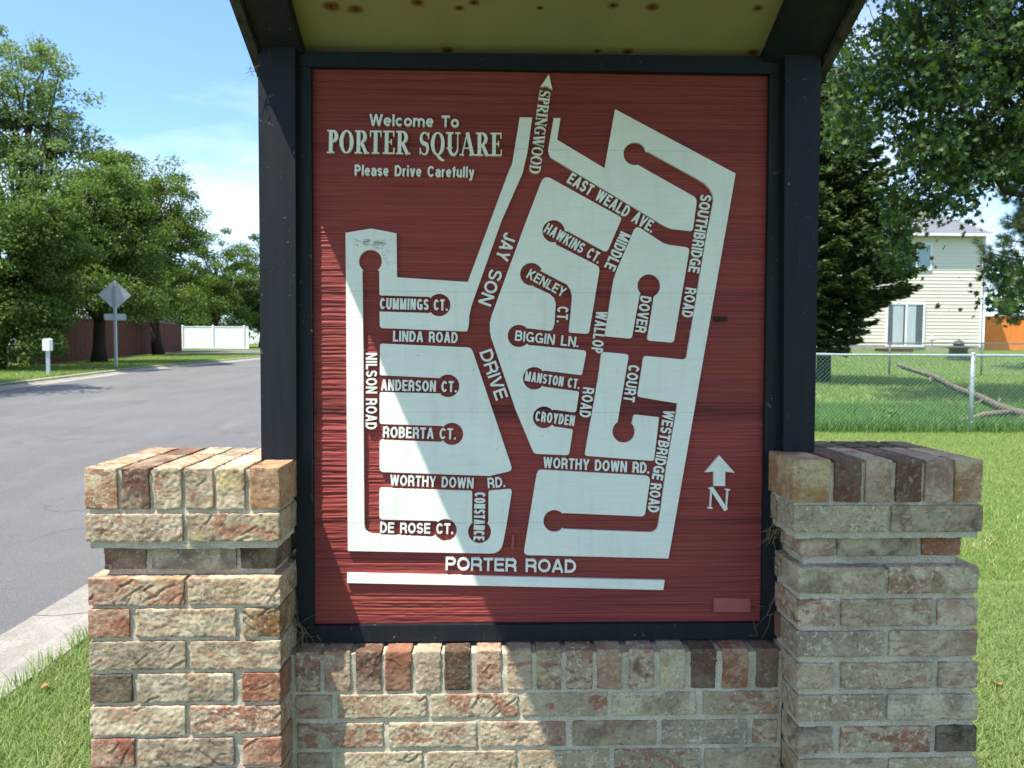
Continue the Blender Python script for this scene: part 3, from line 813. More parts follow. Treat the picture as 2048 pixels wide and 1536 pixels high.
# --- lettering: stroke built capitals, sans and roman
def arc(cx, cy, rx, ry, a0, a1, n=14):
    return [(cx + rx * math.cos(R(a0 + (a1 - a0) * i / n)), cy + ry * math.sin(R(a0 + (a1 - a0) * i / n))) for i in range(n + 1)]
SANSW = {'A': .72, 'B': .66, 'C': .70, 'D': .69, 'E': .60, 'G': .75, 'H': .69, 'I': 0, 'J': .54, 'K': .70, 'L': .57, 'M': .84, 'N': .70, 'O': .77, 'P': .63, 'R': .68, 'S': .65, 'T': .60,
         'U': .69, 'V': .68, 'W': .94, 'Y': .68, '.': 0, ' ': .40, 'e': .55, 'l': 0, 'c': .52, 'o': .57, 'm': .84, 'a': .53, 's': .49, 'r': .34, 'i': 0, 'v': .53, 'f': .31, 'u': .54, 'y': .54}
def sans(ch, W, t):
    T = t / 2; r_, b, tp = W - T, T, 1 - T
    xh = 0.73; xt = xh - T
    S = []
    if ch == 'I' or ch == 'l': S = [([(T, 0), (T, 1)], 0)]
    elif ch == '.': S = [([(T, 0), (T, t)], 0)]
    elif ch == 'A': S = [([(T * .95, 0), (W / 2 - T * .12, 1)], 0), ([(W / 2 + T * .12, 1), (W - T * .95, 0)], 0), ([(W * .24, .30), (W * .76, .30)], 0)]
    elif ch == 'B':
        q = (tp - .52) / 2; k = (.52 - b) / 2
        S = [([(T, 0), (T, 1)], 0), ([(T, tp), (r_ - q - .03, tp)] + arc(r_ - q - .03, tp - q, q, q, 90, -90, 8) + [(T, .52)], 0), ([(r_ - k, .52)] + arc(r_ - k, .52 - k, k, k, 90, -90, 8) + [(T, b)], 0)]
    elif ch == 'C': S = [(arc(W / 2, .5, W / 2 - T, .5 - T, 38, 322, 22), 0)]
    elif ch == 'G': S = [(arc(W / 2, .5, W / 2 - T, .5 - T, 40, 335, 22) + [(r_, .42)], 0), ([(W * .52, .44), (W, .44)], 0), ([(r_, .46), (r_, 0.02)], 0)]
    elif ch == 'D': S = [([(T, 0), (T, 1)], 0), ([(T, tp), (W * .42, tp)] + arc(W * .42, .5, r_ - W * .42, .5 - T, 90, -90, 14) + [(T, b)], 0)]
    elif ch == 'E': S = [([(T, 0), (T, 1)], 0), ([(T, tp), (W, tp)], 0), ([(T, .52), (W * .93, .52)], 0), ([(T, b), (W, b)], 0)]
    elif ch == 'H': S = [([(T, 0), (T, 1)], 0), ([(r_, 0), (r_, 1)], 0), ([(T, .52), (r_, .52)], 0)]
    elif ch == 'J': S = [([(r_, 1), (r_, .28)] + arc(W / 2, .28, W / 2 - T, .28 - T, 0, -180, 10), 0)]
    elif ch == 'K': S = [([(T, 0), (T, 1)], 0), ([(T, .36), (W - T * 1.0, 1)], 0), ([(W * .40, .58), (W - T * .9, 0)], 0)]
    elif ch == 'L': S = [([(T, 0), (T, 1)], 0), ([(T, b), (W, b)], 0)]
    elif ch == 'M': S = [([(T, 0), (T, 1)], 0), ([(r_, 0), (r_, 1)], 0), ([(T * 1.15, 1), (W / 2, .03)], 0), ([(W / 2, .03), (W - T * 1.15, 1)], 0)]
    elif ch == 'N': S = [([(T, 0), (T, 1)], 0), ([(r_, 0), (r_, 1)], 0), ([(T * 1.1, 1), (W - T * 1.1, 0)], 0)]
    elif ch == 'O': S = [(arc(W / 2, .5, W / 2 - T, .5 - T, 0, 360, 28)[:-1], 1)]
    elif ch in 'PR':
        q = (tp - .46) / 2
        S = [([(T, 0), (T, 1)], 0), ([(T, tp), (r_ - q - .01, tp)] + arc(r_ - q - .01, tp - q, q, q, 90, -90, 10) + [(T, .46)], 0)]
        if ch == 'R': S.append(([(W * .52, .46), (W - T * 1.25, .34), (W - T * 1.15, .10), (W - T * .9, 0)], 0))
    elif ch == 'S':
        k = (1 - t) / 4
        S = [(arc(W / 2, tp - k, W / 2 - T, k, 18, 265, 14) + arc(W / 2, b + k, W / 2 - T, k, 85, -162, 14), 0)]
    elif ch == 'T': S = [([(0, tp), (W, tp)], 0), ([(W / 2, 0), (W / 2, 1)], 0)]
    elif ch == 'U': S = [([(T, 1), (T, .32)] + arc(W / 2, .32, W / 2 - T, .32 - T, 180, 360, 12) + [(r_, 1)], 0)]
    elif ch == 'V': S = [([(T * .95, 1), (W / 2 - T * .1, 0)], 0), ([(W / 2 + T * .1, 0), (W - T * .95, 1)], 0)]
    elif ch == 'W':
        S = [([(T * .9, 1), (W * .28, 0)], 0), ([(W * .28, 0), (W / 2, .98)], 0), ([(W / 2, .98), (W * .72, 0)], 0), ([(W * .72, 0), (W - T * .9, 1)], 0)]
    elif ch == 'Y': S = [([(T * .95, 1), (W / 2, .40)], 0), ([(W - T * .95, 1), (W / 2, .40)], 0), ([(W / 2, .46), (W / 2, 0)], 0)]
    elif ch == 'e': S = [([(T, xh / 2), (W - T * .9, xh / 2)], 0), (arc(W / 2, xh / 2, W / 2 - T, xh / 2 - T, 0, 318, 20), 0)]
    elif ch == 'c': S = [(arc(W / 2, xh / 2, W / 2 - T, xh / 2 - T, 42, 318, 18), 0)]
    elif ch == 'o': S = [(arc(W / 2, xh / 2, W / 2 - T, xh / 2 - T, 0, 360, 22)[:-1], 1)]
    elif ch == 'm':
        k = (W / 2 - T) / 2
        S = [([(T, 0), (T, xh)], 0), (arc(T + k, xt - k, k, k, 180, 0, 8) + [(W / 2, 0)], 0), (arc(W / 2 + k, xt - k, k, k, 180, 0, 8) + [(r_, 0)], 0)]
    elif ch == 'a': S = [([(r_, 0), (r_, .5)] + arc(W / 2, .5, r_ - W / 2, xt - .5, 0, 165, 10), 0), (arc(W * .46, .24, W * .46 - T, .24 - T * .6, 0, 360, 16)[:-1], 1)]
    elif ch == 's':
        k = (xh - t) / 4
        S = [(arc(W / 2, xt - k, W / 2 - T, k, 18, 265, 12) + arc(W / 2, b + k, W / 2 - T, k, 85, -162, 12), 0)]
    elif ch == 'r': S = [([(T, 0), (T, xh)], 0), (arc(W * .8, xt - .2, W * .8 - T, .2, 180, 80, 6), 0)]
    elif ch == 'i': S = [([(T, 0), (T, xh)], 0), ([(T, 1 - t * .85), (T, 1)], 0)]
    elif ch == 'v': S = [([(T * .95, xh), (W / 2 - T * .1, 0)], 0), ([(W / 2 + T * .1, 0), (W - T * .95, xh)], 0)]
    elif ch == 'f': S = [([(W * .46, 0), (W * .46, .78)] + arc(W * .95, .78, W * .49, tp - .78, 180, 95, 6), 0), ([(0, xh - T * .8), (W, xh - T * .8)], 0)]
    elif ch == 'u': S = [([(T, xh), (T, .26)] + arc(W / 2, .26, W / 2 - T, .26 - T, 180, 360, 10), 0), ([(r_, 0), (r_, xh)], 0)]
    elif ch == 'y': S = [([(T * .95, xh), (W / 2, .02)], 0), ([(W - T * .95, xh), (W * .46, -.13), (W * .36, -.19), (W * .1, -.20)], 0)]
    return [(p, t, c) for p, c in S]
ROMW = {'P': .60, 'O': .76, 'R': .72, 'T': .66, 'E': .63, 'S': .54, 'Q': .76, 'U': .74, 'A': .74, 'I': .34, 'N': .76, 'G': .76, 'W': 1.0, 'D': .74, ' ': .24}
def roman(ch, W, t):
    k = t * .32; T = t / 2; s = k                      # thick, thin, serif
    def ser(x, y, w): return ([(x - w, y), (x + w, y)], s * 1.1, 0)
    sx = .04 + T; sw = T + .085
    yb, yt = s * .55, 1 - s * .55
    stem = lambda x: [([(x, 0), (x, 1)], t, 0), ser(x, yb, sw), ser(x, yt, sw)]
    if ch == 'I': return stem(W / 2)
    if ch == 'P' or ch == 'R':
        x = sx + .04; q = .24
        o = stem(x) + [([(x, yt), (W * .5, yt)], k, 0), ([(x, .47), (W * .5, .47)], k, 0)]
        top = arc(W * .48, .735, W * .52 - T - (.06 if ch == 'R' else 0), .255 - k / 2, 90, -90, 10)
        o.append((top, [k + (t - k) * math.sin(math.pi * i / 10) for i in range(11)], 0))
        if ch == 'R': o += [([(W * .50, .47), (W - T * .95, 0.0)], t * .95, 0), ser(W - T * .8, yb, sw * .7)]
        return o
    if ch in 'OQ':
        p = arc(W / 2, .5, W / 2 - T, .5 - k / 2, 0, 360, 28)[:-1]
        o = [(p, [k + (t - k) * abs(math.cos(2 * math.pi * i / 28)) ** 1.3 for i in range(28)], 1)]
        if ch == 'Q': o.append(([(W * .42, .03), (W * .62, -.10), (W * .85, -.22), (W * 1.0, -.21)], [k, t * .8, t * .6, k * .6], 0))
        return o
    if ch == 'D':
        x = sx + .04
        o = stem(x) + [([(x, yt), (W * .42, yt)], k, 0), ([(x, yb), (W * .42, yb)], k, 0)]
        o.append((arc(W * .40, .5, W * .60 - T, .5 - k / 2, 90, -90, 14), [k + (t - k) * math.sin(math.pi * i / 14) for i in range(15)], 0)); return o
    if ch == 'G':
        p = arc(W * .5, .5, W / 2 - T, .5 - k / 2, 48, 325, 24)
        o = [(p, [k + (t - k) * max(0, -math.cos(R(48 + 277 * i / 24))) for i in range(25)], 0)]
        o += [([(W * .8, .0 + .04), (W * .8, .40)], t * .9, 0), ser(W * .8, .42, T + .08), ([(W * .80, .97), (W * .80, .70)], k, 0)]; return o
    if ch == 'T': return [([(W / 2, 0), (W / 2, 1)], t, 0), ser(W / 2, yb, sw), ([(0.02, yt), (W - .02, yt)], k * 1.2, 0), ([(.035, 1), (.035, .74)], k, 0), ([(W - .035, 1), (W - .035, .74)], k, 0)]
    if ch == 'E':
        x = sx + .04
        return stem(x) + [([(x, yt), (W * .94, yt)], k * 1.1, 0), ([(x, yb), (W * .97, yb)], k * 1.1, 0), ([(x, .52), (W * .70, .52)], k, 0), ([(W * .91, 1), (W * .91, .76)], k, 0), ([(W * .95, 0), (W * .95, .26)], k, 0), ([(W * .70, .63), (W * .70, .41)], k, 0)]
    if ch == 'S':
        kk = (1 - k) / 4; rx = W / 2 - T * .9
        p = arc(W / 2, 1 - k / 2 - kk, rx, kk, 30, 262, 12) + arc(W / 2, k / 2 + kk, rx, kk, 82, -150, 12)
        n = len(p)
        return [(p, [k + (t * 1.05 - k) * math.exp(-((i / (n - 1) - .5) / .24) ** 2) for i in range(n)], 0), ([(W * .90, .98), (W * .90, .70)], k, 0), ([(W * .08, .02), (W * .08, .30)], k, 0)]
    if ch == 'U':
        x0, x1 = sx + .04, W - sx * .7
        p = [(x0, 1), (x0, .34)] + arc((x0 + x1) / 2, .34, (x1 - x0) / 2, .34 - k / 2, 180, 360, 12) + [(x1, 1)]
        wd = [t, t] + [t + (k - t) * i / 12 for i in range(13)] + [k]
        return [(p, wd, 0), ser(x0, yt, sw), ser(x1, yt, sw * .7)]
    if ch == 'A': return [([(W * .08, 0), (W / 2 - T * .3, 1)], k, 0), ([(W / 2 - T * .25, 1), (W * .86, 0)], t, 0), ([(W * .22, .32), (W * .74, .32)], k, 0), ser(W * .08, yb, .10), ser(W * .86, yb, .14)]
    if ch == 'N':
        x0, x1 = W * .16, W * .86
        return [([(x0, 0), (x0, 1)], k, 0), ([(x1, 0), (x1, 1)], k, 0), ([(x0 - .02, 1), (x1, 0)], t, 0), ser(x0, yb, .11), ser(x0 - .04, yt, .09), ser(x1, yt, .11)]
    if ch == 'W': return [([(W * .09, 1), (W * .31, 0)], t, 0), ([(W * .32, 0), (W * .52, .98)], k, 0), ([(W * .46, 1), (W * .68, 0)], t, 0), ([(W * .70, 0), (W * .93, 1)], k, 0), ser(W * .10, yt, .14), ser(W * .46, yt, .12), ser(W * .93, yt, .09)]
    return []
def ribbon(pts, width, closed):
    n = len(pts); P = np.array(pts, float)
    wd = np.array(width if hasattr(width, '__len__') else [width] * n, float) / 2
    L = []; Rr = []
    for i in range(n):
        if closed: a, b = P[i - 1], P[(i + 1) % n]; c = P[i]; d0 = c - a; d1 = b - c
        else:
            d0 = P[i] - P[i - 1] if i > 0 else P[1] - P[0]
            d1 = P[i + 1] - P[i] if i < n - 1 else d0
            if i == 0: d0 = d1
        d0 = d0 / (np.linalg.norm(d0) + 1e-9); d1 = d1 / (np.linalg.norm(d1) + 1e-9)
        t = d0 + d1; t = t / (np.linalg.norm(t) + 1e-9)
        nn = np.array([-t[1], t[0]]); m = 1 / max(0.5, float(np.dot(nn, [-d0[1], d0[0]])))
        L.append(P[i] + nn * wd[i] * m); Rr.append(P[i] - nn * wd[i] * m)
    return L, Rr
LET_H = RAISE
def word(name, s, p0, p1, cap, font='sans', t=0.172, gap=0.10, parent=None):
    """s set from baseline pixel p0 to p1, capitals cap pixels tall"""
    WD = SANSW if font == 'sans' else ROMW
    p0 = np.array(p0, float); p1 = np.array(p1, float)
    d = p1 - p0; Lpx = np.linalg.norm(d); d /= Lpx; u = np.array([d[1], -d[0]])
    total = Lpx / cap
    flex = sum(WD[c] for c in s); fix = sum((t if WD[c] == 0 else 0) for c in s) + gap * (len(s) - 1)
    sx = max(0.3, (total - fix) / flex)
    m = MB(); x = 0.0; lv = 0
    for ch in s:
        W = WD[ch] * sx if WD[ch] else t
        for pts, wd, closed in (sans(ch, W, t) if font == 'sans' else roman(ch, W, t)):
            A, Bb = ribbon(pts, wd, closed)
            n = len(A)
            jit = 0.008
            top = LET_H + 0.00006 * (lv % 9); lv += 1
            V_ = []; 
            for q in (A, Bb):
                for k in q:
                    px = p0 + d * ((x + k[0]) * cap + jit * cap * (random.random() - .5)) + u * (k[1] * cap + jit * cap * (random.random() - .5))
                    V_.append(on_sign(px[0], px[1], top))
            V_ += [v - SN * (top + 0.004) for v in V_]
            fs = []
            rng = range(n) if closed else range(n - 1)
            for i in rng:
                j = (i + 1) % n
                fs += [(n + i, n + j, j, i), (i, j, 2 * n + j, 2 * n + i), (n + j, n + i, 3 * n + i, 3 * n + j)]
            if not closed:
                fs += [(0, 2 * n, 3 * n, n), (2 * n - 1, 4 * n - 1, 3 * n - 1, n - 1)]
            m.add(V_, fs)
        x += W + gap
    return m.build(name, M_WHITE, parent or panel)

W_ = lambda s, *a, **k: word('lettering', s, *a, **k)
W_('Welcome To', (738.5, 250.5), (917.5, 254.5), 23)
W_('PORTER', (653.7, 305.5), (818, 308), 46, font='roman', t=.155, gap=.06)
W_('SQUARE', (838.6, 309.5), (1003.6, 311.5), 46, font='roman', t=.155, gap=.06)
W_('Please Drive Carefully', (709, 350.5), (948, 355), 21.5)
W_('SPRINGWOOD', (1079.2, 180), (1058, 345), 22.5, font='roman', t=.17, gap=.06)
W_('EAST WEALD AVE.', (1132.8, 364), (1302.7, 465.5), 22.7)
W_('SOUTHBRIDGE', (1402, 388), (1376.6, 543), 22)
W_('ROAD', (1371.9, 574.5), (1363.8, 633), 21.5)
W_('MIDDLE', (1241.6, 461.7), (1208.6, 533.5), 22.5)
W_('WALLOP', (1193.2, 621.5), (1182.5, 705), 22.5)
W_('ROAD', (1167, 774), (1158.7, 833), 22)
W_('HAWKINS CT.', (1086.5, 463.4), (1196, 527), 21)
W_('KENLEY', (1052, 554.5), (1125, 594.5), 19.5)
W_('CT.', (1115.2, 612.5), (1113.5, 644.5), 22)
W_('BIGGIN LN.', (1029.5, 681), (1156.5, 694.5), 20.5)
W_('MANSTON CT.', (1049, 761.5), (1158.7, 778), 19.5, t=.17)
W_('CROYDEN', (1070, 842), (1148, 852), 20.5)
W_('JAY', (1009.3, 463), (990.6, 515), 26)
W_('SON', (981.3, 536), (956.5, 604.5), 26.5)
W_('DRIVE', (958.6, 705.3), (992, 802), 26)
W_('CUMMINGS CT.', (759.6, 618), (895, 621), 22)
W_('LINDA ROAD', (785.7, 682.7), (915, 686), 21.5)
W_('ANDERSON CT.', (761.7, 780.7), (913, 784.5), 22)
W_('ROBERTA CT.', (765.6, 875), (911.5, 879), 22)
W_('NILSON', (731.8, 705.8), (731.8, 787), 22)
W_('ROAD', (731.8, 797), (731, 858.5), 22)
W_('WORTHY DOWN', (780, 970.7), (946.7, 977), 21)
W_('RD.', (976, 976.5), (1010.6, 974), 20.5)
W_('DE ROSE CT.', (760, 1065.6), (906, 1068.3), 20.5)
W_('CONSTANCE', (949.2, 985), (946.7, 1080.5), 22)
W_('PORTER ROAD', (891, 1140.5), (1152, 1146), 26)
W_('WORTHY DOWN RD.', (1086.5, 935.5), (1298.5, 947), 21.5)
W_('WESTBRIDGE', (1328.8, 819.7), (1304, 958), 21.5)
W_('ROAD', (1302, 966), (1296, 1023.5), 21.5)
W_('COURT', (1257.7, 729), (1247, 802), 22)
W_('DOVER', (1281.9, 591), (1270.3, 663.5), 21.5)
W_('N', (1413, 1017), (1459, 1020.5), 42, font='roman', t=.19)
# old pencil scribbles on the block at the top of Nilson Road
m = MB()
rs = random.Random(3)
for k in range(26):
    x = 708 + rs.random() * 62; y = 478 + rs.random() * 14 + (x - 708) * .06
    pts = [(x, y), (x + 4 + rs.random() * 12, y - 3 + rs.random() * 7), (x + rs.random() * 6, y + 3 + rs.random() * 3)]
    m.tube([on_sign(a, b, RAISE + 0.0003) for a, b in pts], 0.00042, 4)
for k in range(5):
    x = 766 + rs.random() * 12; y = 500 + k * 7
    m.tube([on_sign(x + 4 * math.cos(q), y + 4 * math.sin(q), RAISE + 0.0002) for q in (0, 1.2, 2.6, 3.8, 5)], 0.0003, 4)
m.build('scribble', simple('pencil_grey', (0.30, 0.32, 0.32), 0.8, 0.2, 0.2, 40), panel)

# --- frame round the panel
def bar(m, quad_px, top, bottom):
    P = [on_sign(x, y, top) for x, y in quad_px]          # tl, tr, br, bl
    Q = [p - SN * (top - bottom) for p in P]
    m.hexa([P[3], P[2], Q[2], Q[3], P[0], P[1], Q[1], Q[0]])
FR = 0.014
for q in ([(590, 102.5), (1570, 113), (1570, 147.6), (590, 132.5)], [(590, 1252.5), (1560, 1246), (1560, 1277), (590, 1285)]):
    m = MB(); bar(m, q, FR, -0.045); m.build('frame_rail', M_NAVY, sign)
for q in ([(592, 133.4), (622, 133.8), (627, 1251.4), (592, 1251.6)], [(1540, 147.8), (1566, 148.2), (1558, 1245.3), (1524, 1245.6)]):
    m = MB(); bar(m, q, FR - 0.002, -0.045); m.build('frame_stile', M_NAVY, sign)
# --- posts
def post(q, top, bot):
    m = MB(); bar(m, q, top, bot); m.build('post', M_NAVY, sign)
post([(514, -60), (589.5, -60), (592.5, 921), (522.5, 921)], 0.034, -0.06)
post([(1571, -60), (1646, -60), (1628.5, 912), (1567, 912)], 0.034, -0.06)

# --- roof, rising towards the viewer
TP = 0.5
def roof_pt(x, t, h=0.0):            # t metres forward of the back edge, h above the barge board's lower edge
    return np.array([x, 1.72 - t, CAM_H + 0.597 + TP * t + h])
roof = MB()
def slab(m, x0, x1, t0, t1, h0, h1):
    m.hexa([roof_pt(x0, t1, h0), roof_pt(x1, t1, h0), roof_pt(x1, t0, h0), roof_pt(x0, t0, h0), roof_pt(x0, t1, h1), roof_pt(x1, t1, h1), roof_pt(x1, t0, h1), roof_pt(x0, t0, h1)])
BX0 = float(on_y(513, 160, 1.70)[0]); BX1 = float(on_y(1638, 178, 1.70)[0]) + 0.010
CX0 = float(on_sign(608, 60)[0]); CX1 = float(on_sign(1524, 80)[0])
TF = 0.92
slab(roof, BX0 - 0.02, BX1 + 0.02, -0.02, TF, 0.10, 0.125)
M_SHINGLE = simple('roof_shingle', (0.09, 0.085, 0.08), 0.95, 0.1, 0.35, 60, 0.6, 90)
ro = roof.build('roof', M_SHINGLE, sign)
for nx_, ny_ in ((662, 12), (712, 18), (836, 5), (918, 16), (948, 5), (1080, 16), (1226, 11), (1304, 14), (1516, 16), (896, 100), (1195, 102), (1256, 103), (1506, 104)):
    # nail point on the ceiling plane
    d = ray(nx_, ny_); h0 = 0.052
    n_ = np.array([0, TP, 1.0]); p0 = roof_pt(0, 0, h0)
    P = CAM + d * (np.dot(p0 - CAM, n_) / np.dot(d, n_))
    NAILS.append((P[0] - SIGN_BASE[0], P[1] - SIGN_BASE[1], P[2] - SIGN_BASE[2], 0.007 + 0.007 * ((nx_ * 7) % 5) / 4))
FS = 0.95                            # unseen slope over the viewer, added to shade the top of the sign
def shade_slope_pt(x, t, h):
    p = roof_pt(x, TF, h); return p + np.array([0, -t, -TP * t])
def slab_f(m, x0, x1, t0, t1, h0, h1):
    m.hexa([shade_slope_pt(x0, t1, h0), shade_slope_pt(x1, t1, h0), shade_slope_pt(x1, t0, h0), shade_slope_pt(x0, t0, h0), shade_slope_pt(x0, t1, h1), shade_slope_pt(x1, t1, h1), shade_slope_pt(x1, t0, h1), shade_slope_pt(x0, t0, h1)])
m = MB(); slab_f(m, BX0 - 0.02, BX1 + 0.02, 0.001, FS + .02, 0.10, 0.125); m.build('added_shade_slope', M_SHINGLE, ro)  # added slope, keeps sky light off the panel top and ceiling
ce = MB(); slab(ce, CX0 - 0.012, CX1 + 0.012, 0.0, TF - 0.01, 0.052, 0.072)
M_CEIL = ceiling_mat(); ce.build('ceiling_board', M_CEIL, ro)
M_NAIL = simple('rusty_nail', (0.05, 0.022, 0.012), 0.9, 0.2, 0.3, 200)
for (x, y, z, r) in NAILS:
    nm = MB()
    P = np.array([x, y, z]) + SIGN_BASE
    nm.tube([P + np.array([0, 0, 0.004]), P - np.array([0, 0.0008, 0.0016])], 0.0028, 8)
    nm.build('nail_head', M_NAIL, ro)
M_BARGE = simple('weathered_barge_edge', (0.045, 0.042, 0.035), 0.85, 0.2, 0.5, 30, 0.4, 60, stretch=(1, 1, 1))
for x0, x1 in ((BX0 - 0.004, BX0 + 0.016), (BX1 - 0.016, BX1 + 0.004)):
    m = MB(); slab(m, x0, x1, 0.0, TF, 0.0, 0.098); m.build('barge_board', M_BARGE, ro)
for x0, x1 in ((BX0 + 0.018, CX0), (CX1, BX1 - 0.018)):
    m = MB(); slab(m, x0, x1, 0.012, TF - 0.005, 0.016, 0.097); m.build('rafter', M_NAVY, ro)
for x0, x1 in ((BX0 - 0.004, BX0 + 0.016), (BX1 - 0.016, BX1 + 0.004)):
    m = MB(); slab_f(m, x0, x1, 0.002, FS, 0.0, 0.098); m.build('barge_board', M_BARGE, ro)  # side boards of the added shading slope
m = MB(); slab_f(m, CX0 - .012, CX1 + .012, 0.012, FS, 0.052, 0.072); m.build('added_slope_board', M_CEIL, ro)  # underside of the added shading slope

# --- straw caught in the corners of the sign
def straw(name, label, px, py, off, n, spread, length, seed):
    c = on_sign(px, py, off); o = thing(name, label, 'dry grass', c)
    r = np.random.default_rng(seed); m = MB()
    for _ in range(n):
        a = c + r.normal(0, spread, 3) * np.array([1, .5, 1])
        dv = r.normal(0, 1, 3) * np.array([1, .45, 1]); dv /= np.linalg.norm(dv)
        l = length * (.4 + r.random())
        b = a + dv * l * .5 + r.normal(0, .004, 3); e = b + (dv + r.normal(0, .5, 3)) * l * .5
        m.tube([a, b, e], [0.0006, 0.0005, 0.00025], 4)
    m.build('straw', M_STRAW, o)
straw('straw_tuft', 'dry grass wisps caught at the lower left corner of the sign frame', 606, 1262, 0.03, 30, 0.010, 0.05, 1)
straw('straw_tuft', 'dry grass tangle caught between shaded post and brick pillar', 1552, 1062, 0.035, 26, 0.010, 0.05, 2)
straw('straw_tuft', 'dry curled stem at the lower right corner of the sign frame', 1538, 1225, 0.025, 7, 0.010, 0.10, 3)
straw('straw_tuft', 'dry grass shreds at the roof end above the sunlit post', 512, 146, 0.05, 8, 0.005, 0.022, 4)

# ------------------------------------------------------------------ trees and other plants
def tri_leaves(C, size, up_bias=0.35, aspect=0.55, rng=RNG, out=None):
    """diamond shaped leaves, slightly folded: centres C (N,3), size (N,)"""
    n = len(C)
    a = rng.normal(0, 1, (n, 3)); a[:, 2] -= 0.25; a /= np.linalg.norm(a, axis=1, keepdims=True)
    nr = rng.normal(0, 1, (n, 3)); nr[:, 2] = np.abs(nr[:, 2]) + up_bias
    if out is not None: nr = nr + out * 0.8
    nr -= (nr * a).sum(1, keepdims=True) * a; nr /= np.linalg.norm(nr, axis=1, keepdims=True)
    s = np.cross(a, nr)
    L = size[:, None]; Wd = L * aspect
    v0 = C - a * L * .5; v2 = C + a * L * .5
    v1 = C + s * Wd * .5 - a * L * 0.06 + nr * L * .10; v3 = C - s * Wd * .5 - a * L * 0.06 + nr * L * .10
    v = np.stack([v0, v1, v2, v3], 1).reshape(-1, 3)
    q = np.arange(4 * n).reshape(-1, 4)
    return v, q
STAR = [(0, -.5), (.10, -.22), (.42, -.30), (.24, -.02), (.48, .20), (.17, .17), (0, .5), (-.17, .17), (-.48, .20), (-.24, -.02), (-.42, -.30), (-.10, -.22)]
def star_leaves(C, size, rng=RNG):
    n = len(C)
    a = rng.normal(0, .8, (n, 3)); a[:, 2] -= 0.9; a /= np.linalg.norm(a, axis=1, keepdims=True)
    nr = rng.normal(0, 1, (n, 3)); nr[:, 2] = np.abs(nr[:, 2])
    nr -= (nr * a).sum(1, keepdims=True) * a; nr /= np.linalg.norm(nr, axis=1, keepdims=True)
    s = np.cross(a, nr); L = size[:, None]
    vs = []
    for (x, y) in STAR:
        vs.append(C + s * L * x + a * L * y - nr * L * (0.28 * abs(x)))
    v = np.stack(vs, 1)
    # quads: two halves folded on the midrib: fans of quads
    K = len(STAR)
    base = (np.arange(n) * K)[:, None]
    quads = np.array([(0, 1, 2, 3), (0, 3, 4, 5), (0, 5, 6, 7), (0, 7, 8, 9), (0, 9, 10, 11)])
    q = (base[:, :, None] + quads[None]).reshape(-1, 4)
    return v.reshape(-1, 3), q

def limb_path(a, b, rng, sag=0.12, n=6, kink=.02):
    a = np.array(a, float); b = np.array(b, float); L = np.linalg.norm(b - a)
    pts = []
    o = rng.normal(0, abs(sag) * L * .5, 3)
    for i in range(n):
        t = i / (n - 1)
        pts.append(a + (b - a) * t + o * math.sin(math.pi * t) + np.array([0, 0, sag * L * math.sin(math.pi * t)]) + (rng.normal(0, kink * L, 3) if 0 < i < n - 1 else 0))
    return pts
def broadleaf(name, label, cat, base, lobes, trunk_r, n_clusters, per, leaf, mat, seed, cr=(0.45, 0.9), trunk_top=None, group=None, bark=None, hollow=0.55, droop=0.0):
    """lobes: (centre, radii) ellipsoids in world metres"""
    rng = np.random.default_rng(seed)
    root = thing(name, label, cat, base, group)
    vol = np.array([r[0] * r[1] * r[2] for _, r in lobes]) ** (2 / 3); vol /= vol.sum()
    cc = []; outs = []
    for _ in range(int(n_clusters * 1.15)):
        c, r = lobes[rng.choice(len(lobes), p=vol)]
        d = rng.normal(0, 1, 3); d /= np.linalg.norm(d)
        k = hollow + (1.0 - hollow) * rng.random() ** 0.6
        cc.append(np.array(c) + d * np.array(r) * k); outs.append(d)
    cc = np.array(cc); outs = np.array(outs)
    keep = cc[:, 2] > base[2] + 0.15
    cc, outs = cc[keep], outs[keep]
    # leaves
    V = []; O = []
    for c, d in zip(cc, outs):
        rad = .82 * (cr[0] + (cr[1] - cr[0]) * rng.random())
        m = int(1.75 * per * (0.6 + 0.8 * rng.random()))
        p = rng.normal(0, 1, (m, 3)); p /= np.linalg.norm(p, axis=1, keepdims=True)
        p *= (rng.random((m, 1)) ** 0.45) * rad
        p[:, 2] *= 0.62
        p[:, 2] -= droop * np.hypot(p[:, 0], p[:, 1])
        V.append(c + p); O.append(np.tile(d, (m, 1)))
    C = np.concatenate(V); O = np.concatenate(O)
    ok = C[:, 2] > base[2] + 0.05; C, O = C[ok], O[ok]
    v, q = tri_leaves(C, leaf * .72 * (0.45 + 0.9 * rng.random(len(C))), rng=rng, out=O)
    np_mesh('crown', v, q, mat, root)
    # trunk and limbs
    m = MB()
    ctr = np.array(lobes[0][0]); top = np.array(trunk_top if trunk_top is not None else ctr + np.array([0, 0, lobes[0][1][2] * .3]))
    tp = limb_path(base - np.array([0, 0, .15]), top, rng, 0.03, 9, .004)
    m.tube(tp, [trunk_r * (1.35 if i == 0 else 1 - 0.085 * i) for i in range(9)], 10)
    m_l = MB()
    for k in rng.choice(len(cc), min(len(cc), 46), replace=False):
        i = int(2 + rng.integers(0, 6))
        pts = limb_path(tp[i], cc[k], rng, 0.10, 6)
        r0 = trunk_r * (1 - .085 * i) * .42
        m_l.tube(pts, [r0 * (1 - .17 * j) for j in range(6)], 6)
    m.build('trunk', bark or M_BARK, root, True)
    m_l.build('limbs', bark or M_BARK, root, True)
    return root

